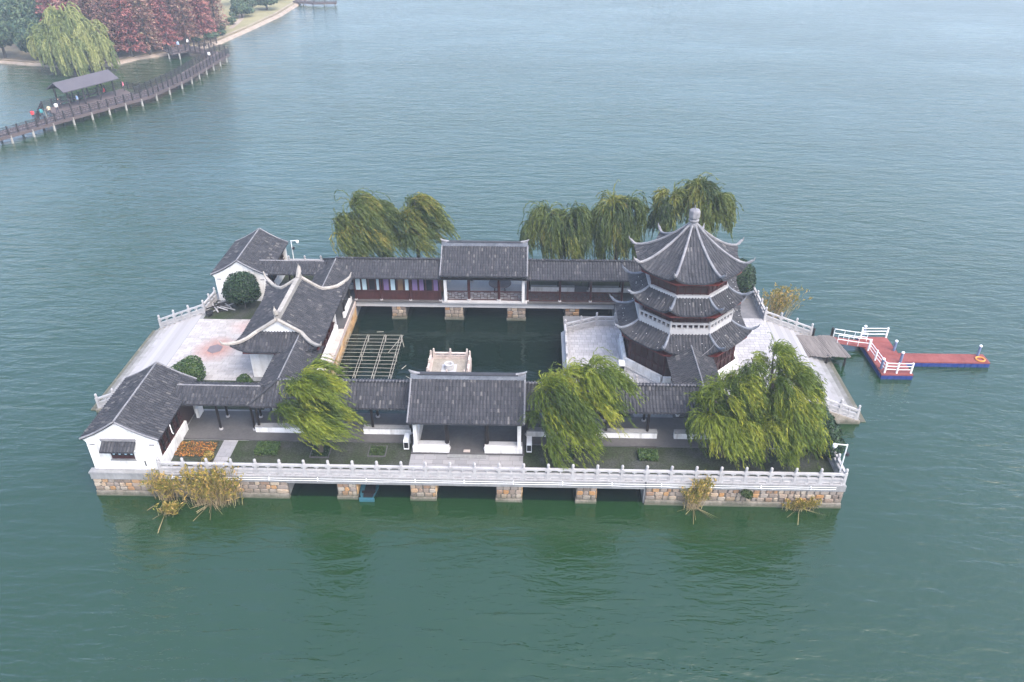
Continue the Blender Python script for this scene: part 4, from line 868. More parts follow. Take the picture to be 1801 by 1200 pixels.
# ================================================================== POOL CONTENTS
t = thing('stone_island', 'small square stone platform with carved rails standing in the pool', 'platform', (-2.35, -.75, 0))
MB().box(-4.05, -.65, -2.45, .95, -.8, .85).build('base', 'stone_pink', t); MB().box(-3.75, -.95, -2.15, .65, .851, .90).build('paving', 'ashlar', t)
MB().box(-2.95, -1.75, -1.45, -.2, .901, .93).build('pedestal_slab', 'concrete_light', t)
for (A, B, lb) in (((-3.75, .8, .86), (-1.0, .8, .86), 'far'), ((-3.75, -2.3, .86), (-1.0, -2.3, .86), 'near'), ((-3.95, -2.0, .86), (-3.95, .5, .86), 'left'), ((-.75, -2.0, .86), (-.75, .5, .86), 'right')):
    st = (Vector(B) - Vector(A)) / 2; L = st.length - .16; me = panel_mesh(L, 0, 'stone_pink', True); rz = math.atan2(st.y, st.x)
    for i in range(3): link('post', POSTP, t, tuple(Vector(A) + st * i - Vector((-2.35, -.75, 0))))
    for i in range(2): link('panel', me, t, tuple(Vector(A) + st * i + st.normalized() * .08 - Vector((-2.35, -.75, 0))), rz)
t = thing('stone_basin', 'round grey stone basin on the small pool platform', 'basin', (-2.35, -.8, .93))
MB().lathe([(.36, 0), (.4, .12), (.36, .34), (.40, .42), (.38, .47), (.24, .46), (.2, .2), (.02, .16)], 16, (-2.35, -.8, .935)).build('bowl', 'concrete_light', t)
t = thing('bamboo_frame', 'pale pole grid frame standing over the pool water', 'frame', (-9.3, .3, 0))
for x in (-10.05, -9.85, -8.55, -8.35, -7.15, -6.95): MB().tube([(x, -4.6, .56), (x, 0, .58), (x, 4.7, .56)], .026, 5).build('long_pole', 'bamboo', t)
for i, y in enumerate(np.linspace(-4.4, 4.65, 17)):
    MB().tube([(-11.65, y + random.uniform(-.05, .05), .62), (-6.85, y + random.uniform(-.05, .05), .63)], .02, 5).build('cross_pole', 'bamboo', t)
for x in (-9.95, -8.45, -7.05):
    for y in (-4.5, -1.5, 1.5, 4.6): MB().tube([(x, y, -.6), (x, y, .72)], .04, 5).build('stake', 'bamboo', t)
MB().tube([(-7.05, 4.6, .7), (-6.7, 3.6, .1)], .03, 5).build('brace', 'bamboo', t); MB().tube([(-7.9, 2.5, .2), (-7.1, 3.9, .7)], .025, 5).build('brace', 'bamboo', t)
for i, (x, y, a, lb) in enumerate(((-6.3, .6, 60, 'pale stick floating right of the bamboo frame'), (-5.7, -.9, -40, 'pale stick floating near the small stone platform'), (-9.2, 6.2, 5, 'thin stick floating behind the bamboo frame'))):
    o = MB().tube([(x - .3 * math.cos(R(a)), y - .3 * math.sin(R(a)), .02), (x + .3 * math.cos(R(a)), y + .3 * math.sin(R(a)), .03)], .03, 5).build('floating_stick', 'bamboo', None, (x, y, 0)); tag(o, lb, 'stick', 'floating sticks')

# boat
t = thing('rowing_boat', 'small blue boat moored under the front deck', 'boat', (-6.5, -14.6, 0))
secs = [(-15.35, .38, .30, .0), (-14.9, .52, .26, .0), (-14.2, .62, .25, .0), (-13.4, .55, .27, .02), (-12.8, .3, .34, .08), (-12.55, .06, .42, .2)]
V = []; F = []
for y, w, zt, zb in secs: V += [(-6.5 - w, y, zt), (-6.5 - w * .6, y, zb - .1), (-6.5 + w * .6, y, zb - .1), (-6.5 + w, y, zt), (-6.5 + w - .07, y, zt - .02), (-6.5 + w * .55, y, zb), (-6.5 - w * .55, y, zb), (-6.5 - w + .07, y, zt - .02)]
for i in range(len(secs) - 1):
    for k in range(8): a = i * 8 + k; b_ = i * 8 + (k + 1) % 8; F.append((a, b_, b_ + 8, a + 8))
F += [tuple(range(8)), tuple(reversed(range((len(secs) - 1) * 8, len(secs) * 8)))]
MB().add(V, F).build('hull', 'boat_blue', t); MB().box(-7.0, -6.0, -15.36, -15.28, -.05, .31).build('transom', 'boat_blue', t)
for y in (-14.6, -13.6): MB().box(-7.0, -6.0, y - .1, y + .1, .16, .2).build('thwart', 'wood_dark', t)
MB().box(-6.85, -6.15, -15.2, -13.0, .03, .05).build('floorboards', 'black', t)

# ================================================================== DOCK
t = thing('floating_dock', 'red-topped floating dock with blue pontoons and white rails', 'dock', (34, 2.5, 0))
for (x0, x1, y0, y1) in ((32.75, 35.3, -.1, 5.75), (35.302, 42.4, 1.85, 3.15)):
    if x1 - x0 > y1 - y0:
        nn_ = int(round(x1 - x0)); 
        for i in range(nn_): MB().box(x0 + (x1 - x0) * i / nn_ + .006, x0 + (x1 - x0) * (i + 1) / nn_ - .006, y0, y1, .34, .455 + random.uniform(0, .008)).build('deck_panel', 'dock_red', t)
    else:
        nn_ = int(round(y1 - y0)); 
        for i in range(nn_): MB().box(x0, x1, y0 + (y1 - y0) * i / nn_ + .006, y0 + (y1 - y0) * (i + 1) / nn_ - .006, .34, .455 + random.uniform(0, .008)).build('deck_panel', 'dock_red', t)
    nx = int(round((x1 - x0) / .5)); ny = int(round((y1 - y0) / .5))
    for i in range(nx):
        a = x0 + (x1 - x0) * i / nx; b_ = x0 + (x1 - x0) * (i + 1) / nx; MB().box(a + .012, b_ - .012, y0 - .03, y0 + .4, -.25, .338).build('pontoon', 'dock_blue', t)
    for i in range(ny):
        a = y0 + (y1 - y0) * i / ny; b_ = y0 + (y1 - y0) * (i + 1) / ny
        MB().box(x0 - .03, x0 + .4, a + .012 if i else a + .41, b_ - .012, -.25, .337).build('pontoon', 'dock_blue', t)
for (x, y) in ((35.1, 3.55), (34.95, 1.75), (41.85, 2.95), (33.0, .75), (33.35, 5.95)):
    p_ = MB().tube([(x, y, -.8), (x, y, 1.35)], .11, 10).build('mooring_post', 'post_blue', t); MB().lathe([(.12, 0), (.13, .1), (.05, .16)], 10, (x, y, 1.35)).build('cap', 'metal_white', p_)
def dock_rail(pts, h=.95):
    n = len(pts)
    for (x, y, z) in pts: MB().box(x - .06, x + .06, y - .06, y + .06, z, z + h + .05).build('rail_post', 'metal_white', t)
    for hh_ in (.35, .65, .93):
        for i in range(n - 1): MB().tube([(pts[i][0], pts[i][1], pts[i][2] + hh_), (pts[i + 1][0], pts[i + 1][1], pts[i + 1][2] + hh_)], .035, 5).build('rail', 'metal_white', t)
dock_rail([(32.9, 3.5, .46), (32.95, 2.0, .46), (33.05, .15, .46), (34.0, .1, .46), (35.15, .12, .46)])
dock_rail([(33.0, 5.6, .46), (35.2, 5.65, .46)])
MB().beam((35.3, 3.3, .4), (35.3, 4.4, .4), .1, .12).build('tyre_fender', 'black', t)
lr = MB(); 
n = 16; lr.tube([(41.75 + .34 * math.cos(2 * math.pi * k / n), 2.3 + .34 * math.sin(2 * math.pi * k / n), .52) for k in range(n + 1)], .07, 6)
tag(lr.build('lifebuoy', 'orange', None, (41.75, 2.3, .5)), 'orange lifebuoy lying at the end of the dock arm', 'lifebuoy')
t = thing('gangway', 'red ramp with white rails between plank landing and dock', 'gangway', (31.7, 4.4, .7))
MB().beam((30.2, 4.35, .95), (32.9, 4.35, .52), 1.0, .08).build('ramp', 'dock_red', t)
for y in (3.85, 4.85):
    pts = [(30.3, y, .95), (31.2, y, .80), (32.1, y, .66), (33.2, y, .55)]
    for q in pts: MB().tube([q, (q[0], q[1], q[2] + .8)], .025, 5).build('rail_post', 'metal_white', t)
    for hh_ in (.4, .8): MB().tube([(q[0], q[1], q[2] + hh_) for q in pts], .03, 5).build('rail', 'metal_white', t)
t = thing('plank_landing', 'weathered grey plank landing beside the right stairs', 'landing', (28.8, 3.2, .8))
for i in range(26):
    x = 26.95 + i * .137; MB().beam((x + .3 + random.uniform(-.02, .02), 1.6 + random.uniform(-.05, .05), .98 + .12 * math.sin(i * .5) * .3), (x - .1, 4.95 + random.uniform(-.05, .05), .98 + .05 * math.sin(i * .4)), .125, .05).build('plank', 'planks', t)
for y in (1.9, 3.3, 4.7): MB().beam((26.9, y, .9), (30.7, y, .88), .12, .12).build('joist', 'wood_dark', t)
for x, y, h_ in ((28.6, 5.0, 1.7), (30.2, 5.05, 1.75), (28.9, 1.8, 1.0), (30.4, 1.8, .95), (27.4, 1.8, 1.0)): MB().tube([(x, y, -.8), (x, y, h_)], .1, 8).build('pile', 'wood_dark', t)

# ================================================================== LAMPS
def lamp(x, y, dx, label, tilt=0.0):
    t = thing('lamp_post', label, 'lamp post', (x, y, DK), 'white camera and lamp posts')
    MB().tube([(x, y, DK), (x + tilt * .3, y, 4.9)], [.05, .04], 6).build('pole', 'metal_white', t); MB().tube([(x + tilt * .3, y, 4.85), (x + tilt * .3 + dx, y, 4.9)], .035, 6).build('arm', 'metal_white', t)
    MB().lathe([(.03, .1), (.13, .04), (.15, -.08), (.1, -.2), (.02, -.24)][::-1], 10, (x + tilt * .3 + dx * 1.1, y, 4.85)).build('lamp_head', 'metal_white', t)
    MB().box(x + .06 + tilt * .2, x + .24 + tilt * .2, y - .1, y + .1, 4.0, 4.22).build('camera_box', 'black', t)
lamp(24.25, -14.6, -.7, 'white lamp and camera post at the front right corner', .0)
lamp(-18.75, 14.7, .55, 'white lamp and camera post behind the far corridor', .0)

# ================================================================== FOLIAGE
def quads_from(C, A, B):
    """diamond leaves: centre C, half-length vectors A, half-width vectors B"""
    n = len(C); V = np.empty((n, 4, 3)); V[:, 0] = C - A; V[:, 1] = C + B; V[:, 2] = C + A; V[:, 3] = C - B
    return V.reshape(-1, 3), np.arange(4 * n).reshape(-1, 4)
def unit(v): return v / (np.linalg.norm(v, axis=-1, keepdims=True) + 1e-9)
def willow(label, x, y, zb, top, lobes, wind, nstr, seed, mat, leaf=(.14, .021), group='weeping willows on the island', zmin=2.1, lmax=3.4, trunk=.2, lean=(0, 0)):
    """lobes: (dx, dy, z, rx, rz) clumps from whose upper half strands arch over and hang, blown by the wind"""
    g = np.random.default_rng(seed); t = thing('willow_tree', label, 'tree', (x, y, zb), group); org = Vector((x, y, zb))
    tr = MB(); zt = zb + (top - zb) * .5; lx, ly = lean
    tr.tube([(x, y, zb - .2), (x + lx * .3, y + ly * .3, zb + (zt - zb) * .4), (x + lx, y + ly, zt)], [trunk * 1.25, trunk, trunk * .75], 8)
    for dx, dy, z, rx, rz in lobes: 
        tr.tube([(x + lx, y + ly, zt - .15), (x + lx + (dx - lx) * .45, y + ly + (dy - ly) * .45, zt + (z - zt) * .6), (x + dx, y + dy, z + rz * .55)], [trunk * .6, trunk * .42, trunk * .14], 6)
    tr.build('trunk', 'bark', t)
    ntf = max(8, nstr // 34); nstr = int(nstr * 1.3); w = np.array([l[3] ** 2 for l in lobes]); w = w / w.sum(); Lt = np.array(lobes)[g.choice(len(lobes), ntf, p=w)]
    tu = unit(g.normal(size=(ntf, 3))); tu[:, 2] = np.abs(tu[:, 2]) * .95 - .1; tr_ = g.uniform(.5, 1.0, (ntf, 1)) ** .5
    tp = np.array([x, y, 0.0]) + Lt[:, :3] + tu * np.c_[Lt[:, 3], Lt[:, 3], Lt[:, 4]] * tr_
    tl_ = g.uniform(.45, 1.15, ntf) * lmax; tt = g.random(ntf)
    tf = g.integers(0, ntf, nstr); spread = .16 * math.sqrt(max(l[3] for l in lobes))
    pos = tp[tf] + g.normal(size=(nstr, 3)) * spread
    vel = unit(tu[tf] * np.array([1, 1, .5]) + np.array([0, 0, .35]) + np.array(wind) * .35 + g.normal(size=(nstr, 3)) * .3)
    ln = tl_[tf] * np.where(g.random(nstr) < .08, g.uniform(1.1, 1.5, nstr), g.uniform(.6, 1.0, nstr)); step = .15; wv = np.array(wind) * (1 + .18 * g.normal(size=(nstr, 1)))
    Cs, As, Bs, Ts = [], [], [], []; dist = np.zeros(nstr)
    for k in range(int(lmax * 1.5 / step)):
        vel = unit(vel + wv * .17 + np.array([0, 0, -.24]) + g.normal(size=(nstr, 3)) * .03)
        pos = pos + vel * step; dist += step; ok = (dist < ln) & (pos[:, 2] > zmin)
        for q in range(2):
            side = unit(np.cross(vel, g.normal(size=(nstr, 3)))); a = unit(vel + side * .32); b_ = unit(np.cross(a, g.normal(size=(nstr, 3))))
            sc = g.uniform(.75, 1.3, (nstr, 1)); c = pos + side * .04 + g.normal(size=(nstr, 3)) * .015
            Cs.append(c[ok]); As.append((a * leaf[0] * sc)[ok]); Bs.append((b_ * leaf[1] * sc)[ok]); Ts.append(tt[tf][ok])
    V, F = quads_from(np.concatenate(Cs) - np.array(org), np.concatenate(As), np.concatenate(Bs)); me = fastmesh('crown', V, F, mat)
    at = me.attributes.new('tint', 'FLOAT', 'POINT'); at.data.foreach_set('value', np.repeat(np.concatenate(Ts), 4).astype(np.float32))
    link('crown', me, t); return t
WF = (.75, -.1, .05)
willow('bright green windswept willow left of the near pavilion', -9.95, -12.6, DK, 9.0, [(-.1, 0, 7.5, .8, .9), (-1.3, .1, 6.1, .75, .7), (.5, .1, 6.7, .8, .9), (-1.7, -.2, 5.1, .6, .5), (.2, -.4, 5.3, .9, .8), (-.8, -.5, 4.4, .9, .6), (.2, .5, 8.3, .35, .5)], (1.7, -.1, .2), 1500, 3, 'leaf_willow', lmax=2.2, trunk=.16)
willow('bright green windswept willow right of the near pavilion', 6.5, -12.4, DK, 9.2, [(-.6, 0, 6.9, 1.0, 1.0), (.7, .4, 7.4, 1.0, 1.1), (2.0, .8, 7.9, .7, 1.0), (-1.0, -.4, 5.4, .9, .8), (.6, -.3, 6.0, 1.0, .9), (0, -.6, 4.5, 1.0, .7), (1.6, .4, 6.3, .8, .9)], (.95, -.1, .05), 2000, 5, 'leaf_willow', lmax=2.5, trunk=.2)
willow('large bright green willow, left one of the pair at the front right', 17.2, -12.3, DK, 9.0, [(-.4, 0, 6.7, .8, 1.0), (.5, .3, 7.2, .75, .9), (-1.0, -.5, 5.2, .7, .7), (.5, -.5, 5.6, .85, .8), (-1.2, .2, 6.2, .5, .6), (.1, -.8, 4.4, .85, .6)], (.6, -.1, 0), 1600, 9, 'leaf_willow', lmax=2.7, trunk=.2)
willow('large bright green willow, right one of the pair at the front right', 20.0, -12.4, DK, 9.8, [(-.2, .5, 8.2, .75, .8), (.9, .3, 7.6, .8, .9), (-1.6, 1.4, 8.6, .55, .7), (1.3, -.2, 6.4, .85, .9), (.0, -.5, 6.5, .8, .8), (.9, -.9, 5.2, .95, .8), (-.5, -.8, 4.9, .7, .7), (-.2, 1.6, 9.0, .5, .5)], (.6, -.12, 0), 1950, 12, 'leaf_willow', lmax=2.7, trunk=.24, lean=(-.3, 0))
willow('broad windswept willow behind the far corridor, leftmost', -11.4, 13.3, DK, 10.0, [(-1.8, 0, 7.3, .8, .8), (-.2, 0, 8.8, .8, 1.0), (1.2, .2, 8.2, .8, .9), (-.8, -.4, 6.6, 1.1, .9), (1.0, -.3, 6.6, 1.0, .8)], (.9, -.05, .06), 1500, 15, 'leaf_willow_dull', leaf=(.17, .028), lmax=3.4)
willow('narrow windswept willow behind the curtained gallery', -6.4, 13.3, DK, 10.4, [(0, 0, 9.1, .65, 1.0), (.4, .1, 7.9, .9, .9), (-.7, 0, 7.6, .7, .9), (.3, -.3, 6.4, .9, .8)], (1.1, -.05, .05), 1050, 17, 'leaf_willow_dull', leaf=(.17, .028), lmax=2.9)
willow('willow behind the far corridor just right of the far pavilion', 6.9, 13.3, DK, 9.8, [(-1.0, 0, 8.2, .8, .9), (.9, 0, 8.0, .9, .8), (-1.9, .1, 6.9, .6, .7), (.2, -.3, 6.9, 1.1, .9), (1.8, .1, 7.1, .7, .8)], (.16, -.05, 0), 1350, 19, 'leaf_willow_dull', leaf=(.17, .028), lmax=4.0)
willow('slender willow behind the far corridor left of the pagoda', 12.1, 13.3, DK, 10.4, [(-.6, 0, 8.8, .65, .9), (.6, 0, 9.2, .6, .8), (0, -.3, 7.4, .8, .9)], (.1, -.05, 0), 950, 21, 'leaf_willow_dull', leaf=(.17, .028), lmax=4.3)
willow('thin yellowing willow seen left of the pagoda spire', 16.2, 13.3, DK, 11.0, [(.4, 0, 10.0, .5, .9), (-.9, .1, 8.7, .6, .7), (.5, -.1, 8.5, .7, .7)], (.06, -.05, 0), 520, 23, 'leaf_willow_dull', leaf=(.17, .03), lmax=2.4)
willow('tall bushy willow seen behind the pagoda spire', 19.6, 13.3, DK, 11.5, [(-.4, 0, 10.5, .7, .8), (.7, 0, 9.7, .9, 1.0), (-1.0, .1, 8.9, .7, .9), (.5, -.2, 8.2, 1.1, 1.0), (1.3, 0, 8.6, .7, .9)], (.14, -.05, 0), 1250, 25, 'leaf_willow_dull', leaf=(.17, .03), lmax=2.4)

def bush_mesh(lobes, n, size, seed, mat, inner=.72):
    """leafy clumps: small faces spread through the outer part of uneven lobes"""
    g = np.random.default_rng(seed); Ls = np.array(lobes, float); w = (Ls[:, 3] ** 2); w /= w.sum(); idx = g.choice(len(Ls), n, p=w); L = Ls[idx]
    u = unit(g.normal(size=(n, 3))); kk = unit(g.normal(size=(40, 3))); dots = (u @ kk.T).max(1); rr = (inner + (1 - inner) * g.random(n) ** .5) * (0.74 + .28 * ((dots - .75) / .25))
    C = L[:, :3] + u * L[:, 3:6] * rr[:, None]; nrm = unit(u + g.normal(size=(n, 3)) * .55); a = unit(np.cross(nrm, g.normal(size=(n, 3)))); b_ = np.cross(nrm, a)
    sc = g.uniform(.6, 1.3, (n, 1)) * size; V, F = quads_from(C, a * sc, b_ * sc * .55); return fastmesh('crown', V, F, mat)
def bush(name, label, cat, x, y, zb, lobes, n, size, seed, mat, trunk=None, group=None):
    t = thing(name, label, cat, (x, y, zb), group); link('crown', bush_mesh(lobes, n, size, seed, mat), t)
    h = trunk or .5; MB().tube([(x, y, zb - .1), (x + .05, y, zb + h * .5), (x, y, zb + h)], [.11, .09, .06], 7).build('trunk', 'bark', t)
    for k in range(3): MB().tube([(x, y, zb + h * .6), (x + .35 * math.cos(2.1 * k), y + .35 * math.sin(2.1 * k), zb + h * 1.25)], [.05, .025], 5).build('limb', 'bark', t)
    return t
bush('round_tree', 'dark clipped round tree in front of the far white house', 'tree', -21.2, 6.9, DK, [(0, 0, 2.1, 1.55, 1.55, 1.45), (.4, -.3, 2.5, 1.2, 1.2, 1.15), (-.5, 0, 1.6, 1.25, 1.25, .95), (.5, .1, 1.5, 1.1, 1.1, .9)], 9000, .10, 31, 'leaf_dark', .9)
bush('round_bush', 'rounded green bush on the terrace behind the near white house', 'bush', -21.9, -4.3, DK, [(0, 0, .95, 1.15, 1.0, .85), (-.75, -.2, .8, .75, .75, .7), (.6, -.3, .85, .8, .8, .75), (.1, .5, 1.1, .8, .8, .7), (.2, -.6, .6, .9, .8, .6)], 8000, .075, 33, 'leaf_round', .4)
bush('small_bush', 'small leafy bush beside the white hall wall', 'bush', -17.35, -5.35, DK, [(0, 0, .85, .5, .5, .4), (-.3, .1, .7, .35, .35, .3), (.35, -.1, .75, .35, .35, .3)], 1400, .07, 35, 'leaf_round', .5)
bush('evergreen_tree', 'dark round evergreen behind the right side of the pagoda', 'tree', 22.9, 10.0, DK, [(0, 0, 2.4, 1.4, 1.4, 1.4), (.5, .1, 1.6, 1.1, 1.1, 1.1), (-.4, 0, 1.7, 1.1, 1.1, 1.0)], 7500, .1, 37, 'leaf_dark', .9)
bush('evergreen_bush', 'dark evergreen bush between the big willow and lamp post', 'bush', 24.0, -11.4, DK, [(0, 0, 1.5, 1.2, 1.2, 1.4), (.1, 1.0, 1.6, 1.0, 1.1, 1.2), (.4, -.8, 1.1, .9, .9, 1.0), (-.7, .3, 1.3, .9, .9, 1.0)], 7500, .1, 39, 'leaf_dark', .6)
# planted beds in the front garden
def bed(x, y, sx, sy, label, mat, hgt, n, seed, frame=False):
    t = thing('planting_bed', label, 'planting bed', (x, y, DK), 'planting beds in the front garden')
    g = np.random.default_rng(seed); C = np.c_[g.uniform(-sx / 2, sx / 2, n), g.uniform(-sy / 2, sy / 2, n), g.random(n) ** .7 * hgt + .02]; nrm = unit(g.normal(size=(n, 3)) + np.array([0, 0, 1.2])); a = unit(np.cross(nrm, g.normal(size=(n, 3)))); b_ = np.cross(nrm, a)
    s_ = g.uniform(.04, .09, (n, 1)); V, F = quads_from(C, a * s_, b_ * s_ * .6); o = link('foliage', fastmesh('foliage', V, F, mat), t); o['kind'] = 'stuff'
    if frame:
        for (x0, x1, y0, y1) in ((-sx / 2 - .06, sx / 2 + .06, -sy / 2 - .06, -sy / 2), (-sx / 2 - .06, sx / 2 + .06, sy / 2, sy / 2 + .06), (-sx / 2 - .06, -sx / 2, -sy / 2 + .002, sy / 2 - .002), (sx / 2, sx / 2 + .06, -sy / 2 + .002, sy / 2 - .002)): MB().box(x + x0, x + x1, y + y0, y + y1, DK, DK + .09).build('kerb', 'corridor_floor', t)
    else: MB().box(x - sx / 2, x + sx / 2, y - sy / 2, y + sy / 2, DK, DK + .03).build('soil', 'garden', t)
bed(-13.6, -12.6, 1.5, 1.1, 'dark green square hedge bed near the left path', 'leaf_round', .4, 2600, 1)
bed(-6.1, -12.5, 1.1, 1.0, 'stone-edged planting bed left of the near pavilion', 'leaf_willow_dull', .14, 500, 2, True)
bed(12.2, -12.6, 1.3, .9, 'dark green square hedge bed before the right corridor', 'leaf_round', .38, 2300, 3)
bed(-9.95, -12.6, 1.2, 1.2, 'soil square around the left willow trunk', 'leaf_dark', .1, 300, 4, True)
bed(6.6, -12.5, 1.3, 1.2, 'soil square around the willow right of the pavilion', 'leaf_dark', .15, 500, 6, True)
bed(-18.5, -12.6, 2.6, 1.5, 'bed of orange autumn plants beside the near white house', 'reed_rust', .13, 900, 5)

def reeds(label, x, y, z, n, h, spread, lean, seed, fan=0, group='reed clumps in the lake'):
    g = np.random.default_rng(seed); t = thing('reed_clump', label, 'reeds', (x, y, z), group); SV, SF = [], []; Cs, As, Bs = [], [], []; k = 0
    for i in range(n):
        bx, by = g.normal(0, spread[0] * .5), g.normal(0, spread[1] * .5); hh_ = h * g.uniform(.55, 1.1); dx, dy = g.normal(lean[0] + bx * .12, .16), g.normal(lean[1], .14)
        dirn = np.array([dx, dy, 1.0]); tip = np.array([bx, by, -.1]) + dirn * hh_; w = .013
        SV += [(bx - w, by, -.2), (bx + w, by, -.2), tuple(tip + np.array([w * .6, 0, 0])), tuple(tip - np.array([w * .6, 0, 0]))]; SF.append((k, k + 1, k + 2, k + 3)); k += 4
        m_ = 9
        f = g.uniform(.35, 1.0, m_)[:, None]; c = np.array([bx, by, -.1]) + dirn * hh_ * f; a = unit(g.normal(size=(m_, 3)) * .38 + unit(dirn) * .8 + np.array([lean[0], 0, 0])); s_ = g.uniform(.16, .32, (m_, 1)); Cs.append(c + a * s_ * .5); As.append(a * s_); Bs.append(unit(np.cross(a, g.normal(size=(m_, 3)))) * .022)
        m_ = 7; c = tip + g.normal(0, .07, (m_, 3)) ; a = unit(g.normal(size=(m_, 3)) + dirn); Cs.append(c); As.append(a * .12); Bs.append(unit(np.cross(a, g.normal(size=(m_, 3)))) * .035)
    for i in range(fan):
        a = g.uniform(-2.9, -.25); l = g.uniform(.7, 1.9); q = np.array([math.cos(a), math.sin(a), g.uniform(.02, .12)]) * l; w = .014
        SV += [(-w, 0, .1), (w, 0, .13), (q[0] + w, q[1], q[2]), (q[0] - w, q[1], q[2] + .02)]; SF.append((k, k + 1, k + 2, k + 3)); k += 4
    V, F = quads_from(np.concatenate(Cs), np.concatenate(As), np.concatenate(Bs)); o = link('leaves', fastmesh('leaves', V, F, 'reed_leaf'), t); o['kind'] = 'stuff'
    o = link('stalks', fastmesh('stalks', SV, SF, 'reed_stalk'), t); o['kind'] = 'stuff'
reeds('large golden reed clump growing against the left retaining wall', -16.7, -15.75, 0, 240, 2.6, (1.6, .45), (.05, .02), 1, 16)
reeds('thin reed clump below the corner of the white house', -19.9, -15.5, 0, 70, 2.2, (.8, .25), (.05, .05), 2, 4)
reeds('small bent golden reed tuft in the water before the left wall', -19.4, -16.7, 0, 45, 1.0, (.5, .3), (.5, -.15), 3, 3)
reeds('narrow reed clump on the right retaining wall', 15.0, -15.45, .1, 70, 2.2, (.5, .2), (.15, .05), 4, 9)
reeds('small dry grass tuft low on the right retaining wall', 21.9, -15.4, .1, 45, .8, (.9, .15), (.1, -.1), 5, 5)
reeds('golden reed clump behind the right stairs', 26.3, 9.6, 0, 120, 3.0, (1.3, .5), (.2, 0), 6, 0)
bush('wall_plant', 'small bright green plant sprouting from the right retaining wall', 'plant', 18.3, -15.4, 1.15, [(0, -.05, .25, .42, .25, .3), (.2, -.05, .05, .25, .2, .25)], 600, .06, 41, 'leaf_willow', .2)
bush('rail_sapling', 'small yellowish sapling behind the balustrade near the white house', 'plant', -16.9, -14.2, DK, [(0, 0, .9, .35, .3, .4), (-.3, 0, .5, .35, .3, .3)], 450, .06, 43, 'reed_leaf', .6)

# debris and bench by the far house
t = thing('log_pile', 'grey heap of branches and boards by the far white house', 'debris', (-23.0, 6.6, DK))
for k in range(12):
    a = random.uniform(0, 3.1); x, y = -23.0 + random.uniform(-.7, .7), 6.6 + random.uniform(-.8, .8); l = random.uniform(.4, .9); z = DK + .08 + .04 * k
    MB().tube([(x - l * math.cos(a), y - l * math.sin(a), z), (x + l * math.cos(a), y + l * math.sin(a), z + .05)], .06, 5).build('branch', random.choice(['concrete', 'stone_rail', 'wood_dark']), t)
t = thing('plant_pot', 'dark round plant pot at the end of left balustrade', 'pot', (-23.9, 5.5, DK))
MB().lathe([(.22, 0), (.32, .2), (.34, .4), (.28, .42), (.26, .3)], 12, (-23.9, 5.5, DK)).build('body', 'black', t)

# ================================================================== FAR SHORE
shore = [(-112, 108), (-101.8, 106.9), (-96.5, 105.6), (-92, 104.7), (-86, 103.2), (-79.2, 105), (-76.2, 111), (-71.2, 115.3), (-67.5, 119.2), (-64.6, 126.7), (-62.4, 142), (-60.4, 159), (-60.1, 176), (-60.5, 190), (-66, 240), (-70, 420), (-420, 420), (-420, 100), (-150, 112)]
lo = struct('land', MB().prism(shore, -.8, .62), 'land'); tag(lo, 'far wooded lake shore with leaf litter', 'land')
V = []; ns = 14
for i in range(ns):
    a = Vector(shore[i]); V += [(a.x + 1.3, a.y - .9, -.3), (a.x + .6, a.y - .4, .35), (a.x - .9, a.y + .7, .68)]
F = []
for i in range(ns - 1):
    for k in range(2): a = 3 * i + k; F.append((a, a + 3, a + 4, a + 1))
o = struct('shore_bank', MB().add(V, F), 'bank'); tag(o, 'pale earth bank along the far shore', 'bank')
gs = MB().add([(-65.5, 127, .66), (-63.2, 142, .66), (-61.2, 159, .66), (-61, 190, .66), (-90, 190, .66), (-76, 160, .66), (-68.6, 140, .66)], [tuple(range(7))]); o = struct('field', gs, 'land_grass'); tag(o, 'pale dry grass strip on the far shore', 'grass')
ph = MB().add([(-66.6, 139, .68), (-65.4, 139, .68), (-66.5, 150, .68), (-70.5, 165, .68), (-72, 165, .68), (-67.8, 150, .68)], [tuple(range(6))]); o = struct('path_shore', ph, 'bank'); tag(o, 'pale footpath on the far shore', 'path')
bh = MB().add([(-100, 118, .65), (-72, 117, .65), (-69, 127, .65), (-69, 140, .65), (-100, 190, .65), (-130, 190, .65)], [tuple(range(6))])

# redwoods in autumn colour, with distance haze tinted into the leaves
def redwood_mesh(h, r, seed, mat):
    g = np.random.default_rng(seed); Cs, As, Bs = [], [], []
    n = int(150 + h * 7)
    for i in range(n):
        z = g.uniform(.08, 1.0); L = r * (1 - z) ** .75 * g.uniform(.7, 1.15) + .25; a = g.uniform(0, 2 * math.pi); m_ = int(5 + L * 7); f = g.uniform(.2, 1, m_)[:, None]
        d = np.array([math.cos(a), math.sin(a), .12]); c = np.array([0, 0, z * h]) + d * L * f + np.array([0, 0, -1]) * (f ** 2) * L * .22 + g.normal(0, .13, (m_, 3))
        aa = unit(d + g.normal(0, .5, (m_, 3))); s_ = g.uniform(.16, .36, (m_, 1)); Cs.append(c); As.append(aa * s_); Bs.append(unit(np.cross(aa, np.array([0, 0, 1.0]) + g.normal(0, .4, (m_, 3)))) * s_ * .5)
    V, F = quads_from(np.concatenate(Cs), np.concatenate(As), np.concatenate(Bs)); return fastmesh('crown', V, F, mat)
RW = [(redwood_mesh(15.5, 3.3, 50 + k, 'leaf_red' if k % 3 else 'leaf_russet'), k) for k in range(5)]
TRK = MB().tube([(0, 0, -.2), (0, 0, 6), (0, 0, 14)], [.32, .2, .04], 7).mesh('trunk', 'bark')
spots = []
